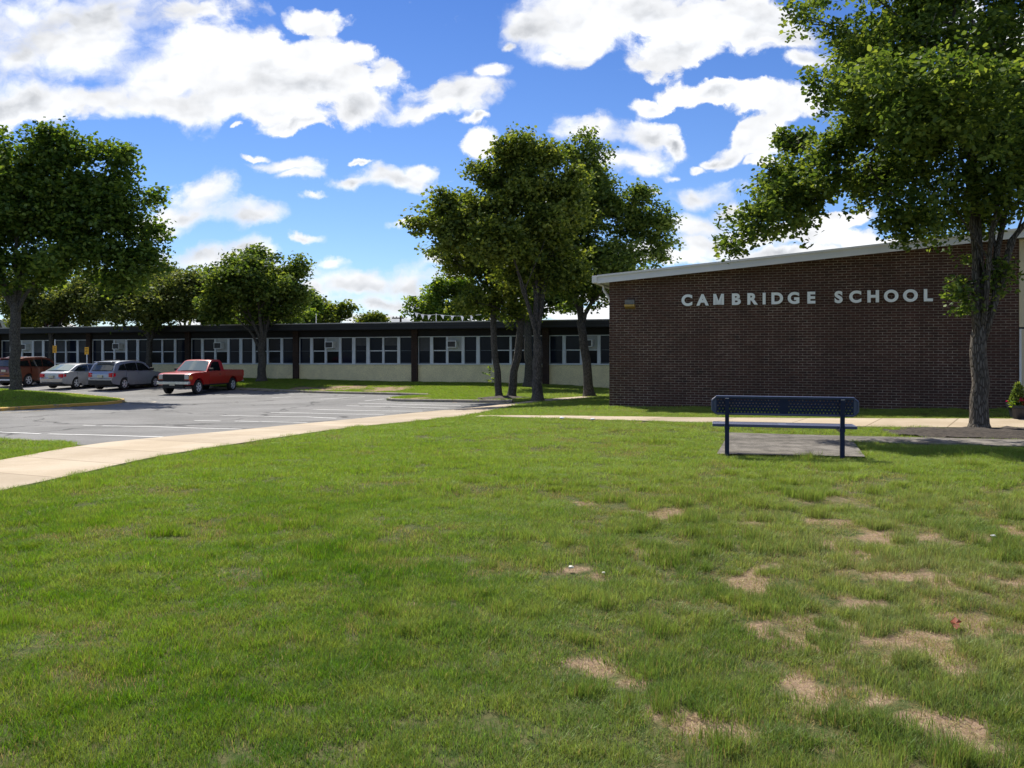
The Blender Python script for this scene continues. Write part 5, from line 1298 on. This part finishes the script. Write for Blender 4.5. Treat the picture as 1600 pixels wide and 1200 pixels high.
def litter():
    x, y = law_pt(1493, 984); z = Tg1(x, y)+.055
    mb = MB(); n = 9; pts = [(.0,-.05),(.028,-.03),(.02,0),(.045,.02),(.02,.03),(0,.06),(-.022,.03),(-.04,.012),(-.02,-.02)]
    V = [(a, b, .012*math.sin(a*60)+.1*abs(a)) for a, b in pts]; V += [(a, b, c+.0015) for a, b, c in V]
    mb.add([(0, 0, .0)]+V, [(0, i+1, (i+1) % n+1) for i in range(n)]+[(i+1, i+1+n, (i+1) % n+1+n, (i+1) % n+1) for i in range(n)])
    o = mb.build('fallen_leaf', 'dead_leaf', loc=(x, y, z)); o.rotation_euler = (.75, .12, -.3); o.scale = (.72, .72, .72); o.location.z -= .012; tag(o, 'single rust brown dead leaf lying in the grass at the lower right', 'leaf')
    for k, (px, py, s, lab) in enumerate(((1552, 842, .020, 'white scrap lying in the grass near the right edge'), (892, 893, .020, 'small pale stone at the end of a bare streak in the lawn'),
                                          (943, 900, .013, 'small round pebble at the right end of the bare streak in the lawn'), (878, 659, .05, 'pale scrap in the lawn before the path, the left of two'), (926, 662, .05, 'pale scrap in the lawn before the path, the right of two'))):
        x, y = law_pt(px, py); z = Tg1(x, y)+(.03 if py > 700 else .07); rr = random.Random(k)
        bm = bmesh.new(); bmesh.ops.create_icosphere(bm, subdivisions=2, radius=s)
        for v in bm.verts: v.co *= rr.uniform(.75, 1.15); v.co.z *= .5
        me = bpy.data.meshes.new('scrap'); bm.to_mesh(me); bm.free(); me.materials.append(MATS['plate' if 0 < k < 3 else 'flag_white'])
        o = bpy.data.objects.new('stone' if 0 < k < 3 else 'paper_scrap', me); COL.objects.link(o); o.location = (x, y, z); tag(o, lab, 'stone' if 0 < k < 3 else 'litter')
litter()

# ------------------------------------------------------------------ grass
def make_tuft(seed, n, rad, h, w, dry=0., droop=.8):
    rng = np.random.default_rng(seed)
    r = rad*np.sqrt(rng.uniform(size=n)); a = rng.uniform(0, 6.283, n)
    b = np.stack([r*np.cos(a), r*np.sin(a), np.full(n, -.008)], -1)
    lean = rng.uniform(0, 6.283, n); out = np.stack([np.cos(lean), np.sin(lean)], -1)*.6+np.stack([np.cos(a), np.sin(a)], -1)*(r/rad)[:, None]*.5
    out /= np.linalg.norm(out, axis=1, keepdims=True)
    H = h*rng.uniform(.45, 1.15, n); k = rng.uniform(.15, 1., n)*droop*H
    s = np.stack([-out[:, 1], out[:, 0], np.zeros(n)], -1)
    tw = rng.uniform(-.7, .7, n); s = s*np.cos(tw)[:, None]+np.stack([out[:, 0], out[:, 1], np.zeros(n)], -1)*np.sin(tw)[:, None]
    o3 = np.stack([out[:, 0], out[:, 1], np.zeros(n)], -1); up = np.array([0, 0, 1.])
    W = (w*rng.uniform(.6, 1.2, n))[:, None]
    m = b+o3*(k*.35)[:, None]+up*(H*.6)[:, None]; t = b+o3*k[:, None]*1.15+up*(H*.98)[:, None]
    V = np.stack([b-s*W, b+s*W, m+s*W*.75, m-s*W*.75, t], 1).reshape(-1, 3)
    i = np.arange(n)*5
    me = bpy.data.meshes.new('tuft'); quads = np.stack([i, i+1, i+2, i+3], -1); tris = np.stack([i+3, i+2, i+4], -1)
    me.from_pydata([tuple(v) for v in V], [], [tuple(q) for q in quads.tolist()]+[tuple(q) for q in tris.tolist()])
    me.materials.append(MATS['grass_blade']); me.materials.append(MATS['dry_blade'])
    dr = rng.uniform(size=n) < dry; me.polygons.foreach_set('material_index', np.concatenate([dr, dr]).astype(np.int32))
    at = me.attributes.new('rnd', 'FLOAT', 'POINT'); at.data.foreach_set('value', np.repeat(rng.uniform(size=n), 5).astype(np.float32))
    return bpy.data.objects.new('tuft', me)
def scatter(name, label, tufts, pts, rotz, scl, idx):
    col = bpy.data.collections.new(name+'_source')
    for i, t in enumerate(tufts): t.name = 'tuft_%02d' % i; col.objects.link(t)
    me = bpy.data.meshes.new(name); me.vertices.add(len(pts)); me.vertices.foreach_set('co', pts.astype(np.float32).ravel())
    a = me.attributes.new('rotz', 'FLOAT_VECTOR', 'POINT'); a.data.foreach_set('vector', np.stack([np.zeros(len(pts)), np.zeros(len(pts)), rotz], -1).astype(np.float32).ravel())
    a = me.attributes.new('scl', 'FLOAT_VECTOR', 'POINT'); a.data.foreach_set('vector', scl.astype(np.float32).ravel())
    a = me.attributes.new('pick', 'INT', 'POINT'); a.data.foreach_set('value', idx.astype(np.int32))
    o = bpy.data.objects.new(name, me); COL.objects.link(o); o['kind'] = 'stuff'; o['label'] = label; o['category'] = 'grass'
    ng = bpy.data.node_groups.new(name, 'GeometryNodeTree')
    ng.interface.new_socket('Geometry', in_out='INPUT', socket_type='NodeSocketGeometry'); ng.interface.new_socket('Geometry', in_out='OUTPUT', socket_type='NodeSocketGeometry')
    gi = ng.nodes.new('NodeGroupInput'); go = ng.nodes.new('NodeGroupOutput'); iop = ng.nodes.new('GeometryNodeInstanceOnPoints'); ci = ng.nodes.new('GeometryNodeCollectionInfo')
    ci.inputs['Collection'].default_value = col; ci.inputs['Separate Children'].default_value = True; ci.inputs['Reset Children'].default_value = True
    iop.inputs['Pick Instance'].default_value = True
    def na(n, t): x = ng.nodes.new('GeometryNodeInputNamedAttribute'); x.data_type = t; x.inputs['Name'].default_value = n; return [s for s in x.outputs if s.enabled][0]
    L = ng.links.new
    L(gi.outputs[0], iop.inputs['Points']); L(ci.outputs[0], iop.inputs['Instance']); L(na('pick', 'INT'), iop.inputs['Instance Index'])
    L(na('rotz', 'FLOAT_VECTOR'), iop.inputs['Rotation']); L(na('scl', 'FLOAT_VECTOR'), iop.inputs['Scale']); L(iop.outputs[0], go.inputs[0])
    o.modifiers.new('grass', 'NODES').node_group = ng
    return o
def lawn_ok(x, y, m=.0):
    ok = (sdist(x, y, SIDE) > m) & (sdist(x, y, PATH) > m) & (sdist(x, y, PAD) > m) & (sdist(x, y, APATH) > m) & (sdist(x, y, MUL) > -.1)
    dl = sdist(x, y, LOT); di = sdist(x, y, ISL)
    ok &= ~((dl < .6) & (sdist(x, y, SIDE) < .6))
    ok &= (dl > .17) | (di < -.2)
    # outside the buildings
    for p0, ex in ((BR0, (-.02, 60, -.02, 30)), (LW0, (-60, 60, .0, 30))):
        lx = (x-p0.x)*UX+(y-p0.y)*UY; ly = (x-p0.x)*(-UY)+(y-p0.y)*UX
        ok &= ~((lx > ex[0]) & (lx < ex[1]) & (ly > ex[2]) & (ly < ex[3]))
    return ok
def wedge(rng, n, d0, d1, m=1.0):
    y = np.sqrt(rng.uniform(size=n)*(d1*d1-d0*d0)+d0*d0); x = rng.uniform(-1, 1, n)*(y*.64+m); return x, y
def grass():
    rng = np.random.default_rng(77)
    short = [make_tuft(100+i, 105, .085, .047, .0014, dry=.05) for i in range(6)]
    dryish = [make_tuft(120+i, 80, .085, .038, .0013, dry=.5) for i in range(4)]
    tall = [make_tuft(140+i, 110, .07, .072, .0015, dry=.08, droop=.9) for i in range(4)]
    straw = [make_tuft(160+i, 46, .12, .012, .0016, dry=.93, droop=4.5) for i in range(3)]
    near = short+dryish+tall+straw
    X, Y, S, I = [], [], [], []
    def lay(d0, d1, dens, gs, seed):
        area = .64*(d1*d1-d0*d0)+2*(d1-d0); n = int(area*dens)
        x, y = wedge(rng, n, d0, d1); k = lawn_ok(x, y, .03-.12*rng.uniform(size=n)**3); x, y = x[k], y[k]
        b = bare(x, y); k = rng.uniform(size=len(x)) > np.clip(b*1.7, 0, .88); x, y, b = x[k], y[k], b[k]
        k = ~((sdist(x, y, MUL2) < .0) & (y > 20)); x, y, b = x[k], y[k], b[k]
        th = thin(x, y); k = rng.uniform(size=len(x)) > th*.62; x, y, b, th = x[k], y[k], b[k], th[k]
        right = np.clip((x+.2)/3., 0, 1)*np.clip((11-y)/3, 0, 1)
        cl = vnoise(x, y, 1.7, 11)*.55+vnoise(x, y, 4.3, 12)*.45
        ht = (.55+.85*cl)*(1-right)+right*(.40+1.15*np.clip((cl-.25)/.5, 0, 1))
        ht *= (1-.35*th)*np.clip(1-.5*b, .4, 1)*rng.uniform(.8, 1.2, len(x))
        # mown short on the left, shaggy edges along paving
        e = np.clip(1-sdist(x, y, SIDE)/.25, 0, 1); ht *= 1+.45*e*(rng.uniform(size=len(x)) < .4)
        dn = vnoise(x, y, .9, 14)*.5+vnoise(x, y, 3, 15)*.5+right*.10+b*.8+th*.30
        typ = np.where(dn+rng.uniform(-.12, .12, len(x)) > .70, 1, 0); typ = np.where((rng.uniform(size=len(x)) < .05+.12*right*(cl > .5)), 2, typ)
        idx = np.where(typ == 0, rng.integers(0, 6, len(x)), np.where(typ == 1, rng.integers(6, 10, len(x)), rng.integers(10, 14, len(x))))
        m = int(area*dens*.5*np.clip(1.5-d0/12, .3, 1)); sx, sy = wedge(rng, m, d0, d1); kk = lawn_ok(sx, sy); sx, sy = sx[kk], sy[kk]
        sb = bare(sx, sy); kk = rng.uniform(size=len(sx)) < np.clip(.08+sb*.8+thin(sx, sy)*.7, 0, .8); sx, sy = sx[kk], sy[kk]
        X.append(sx); Y.append(sy); I.append(rng.integers(14, 17, len(sx))); S.append(np.stack([gs*rng.uniform(.7, 1.2, len(sx))]*2+[rng.uniform(.6, 1.6, len(sx))], -1))
        X.append(x); Y.append(y); I.append(idx); S.append(np.stack([gs*rng.uniform(.85, 1.25, len(x))]*2+[ht*min(gs, 1.25)], -1))
    lay(2.0, 5.5, 250, 1.0, 1); lay(5.5, 9, 165, 1.15, 2); lay(9, 14, 90, 1.45, 3); lay(14, 24, 48, 1.9, 4)
    def clumps(d0, d1, dens, gs):
        n = int((.64*(d1*d1-d0*d0)+2*(d1-d0))*dens); cx, cy = wedge(rng, n, d0, d1)
        r = np.clip((cx+.9-.12*(cy-3))/2.2, .10, 1)*np.clip((13-cy)/3, .2, 1); k = rng.uniform(size=n) < r; cx, cy = cx[k], cy[k]
        sz = rng.uniform(.5, 1.3, len(cx)); m = 6
        x = np.repeat(cx, m)+rng.normal(size=len(cx)*m)*.065*np.repeat(sz, m)*1.25; y = np.repeat(cy, m)+rng.normal(size=len(cx)*m)*.05*np.repeat(sz, m)
        h = np.repeat(rng.uniform(.75, 1.45, len(cx))*(.6+.4*sz), m)*rng.uniform(.8, 1.15, len(x)); k = lawn_ok(x, y, .05); x, y, h = x[k], y[k], h[k]
        k = rng.uniform(size=len(x)) > np.clip(bare(x, y)*1.2-.3, 0, .9); x, y, h = x[k], y[k], h[k]
        X.append(x); Y.append(y); I.append(rng.integers(10, 14, len(x))); S.append(np.stack([gs*rng.uniform(.7, 1.0, len(x))]*2+[h*min(gs, 1.3)], -1))
    clumps(2.2, 6, 9, 1.0); clumps(6, 10, 6, 1.25); clumps(10, 16, 2.5, 1.5)
    wx, wy = np.array([law_pt(*p) for p in ((161,719),(158,719.5),(345,690.5),(352,691),(367,691.6),(470,672),(118,741),(620,658),(905,660))]).T
    X.append(wx); Y.append(wy); I.append(rng.integers(0, 6, len(wx))); S.append(np.stack([np.full(len(wx), .8)]*3, -1)*np.array([1, 1, .8]))
    x = np.concatenate(X); y = np.concatenate(Y); z = Tg(x, y)
    scatter('grass', 'uneven green lawn with worn sandy patches', near, np.stack([x, y, z], -1), rng.uniform(0, 6.283, len(x)), np.concatenate(S), np.concatenate(I))
    # farther lawns: wider, sparser blades
    far = [make_tuft(200+i, 60, .22, .075, .006, dry=.05) for i in range(4)]
    n = 52000; y = np.sqrt(rng.uniform(size=n)*(60**2-22**2)+22**2); x = rng.uniform(-1, 1, n)*(y*.64+1)
    k = lawn_ok(x, y, .05) & (x < 12); x, y = x[k], y[k]
    b = bare(x, y); k = (rng.uniform(size=len(x)) > np.clip(b*1.5, 0, .95)) & ~((sdist(x, y, MUL2) < 0)); x, y = x[k], y[k]
    z = Tg(x, y); s = rng.uniform(.8, 1.2, len(x)); g = 1+.0*x
    scatter('far_grass', 'darker lawn around the trees, the island and the classroom wing', far, np.stack([x, y, z], -1), rng.uniform(0, 6.283, len(x)), np.stack([s*1.1, s*1.1, s], -1), rng.integers(0, 4, len(x)))
grass()
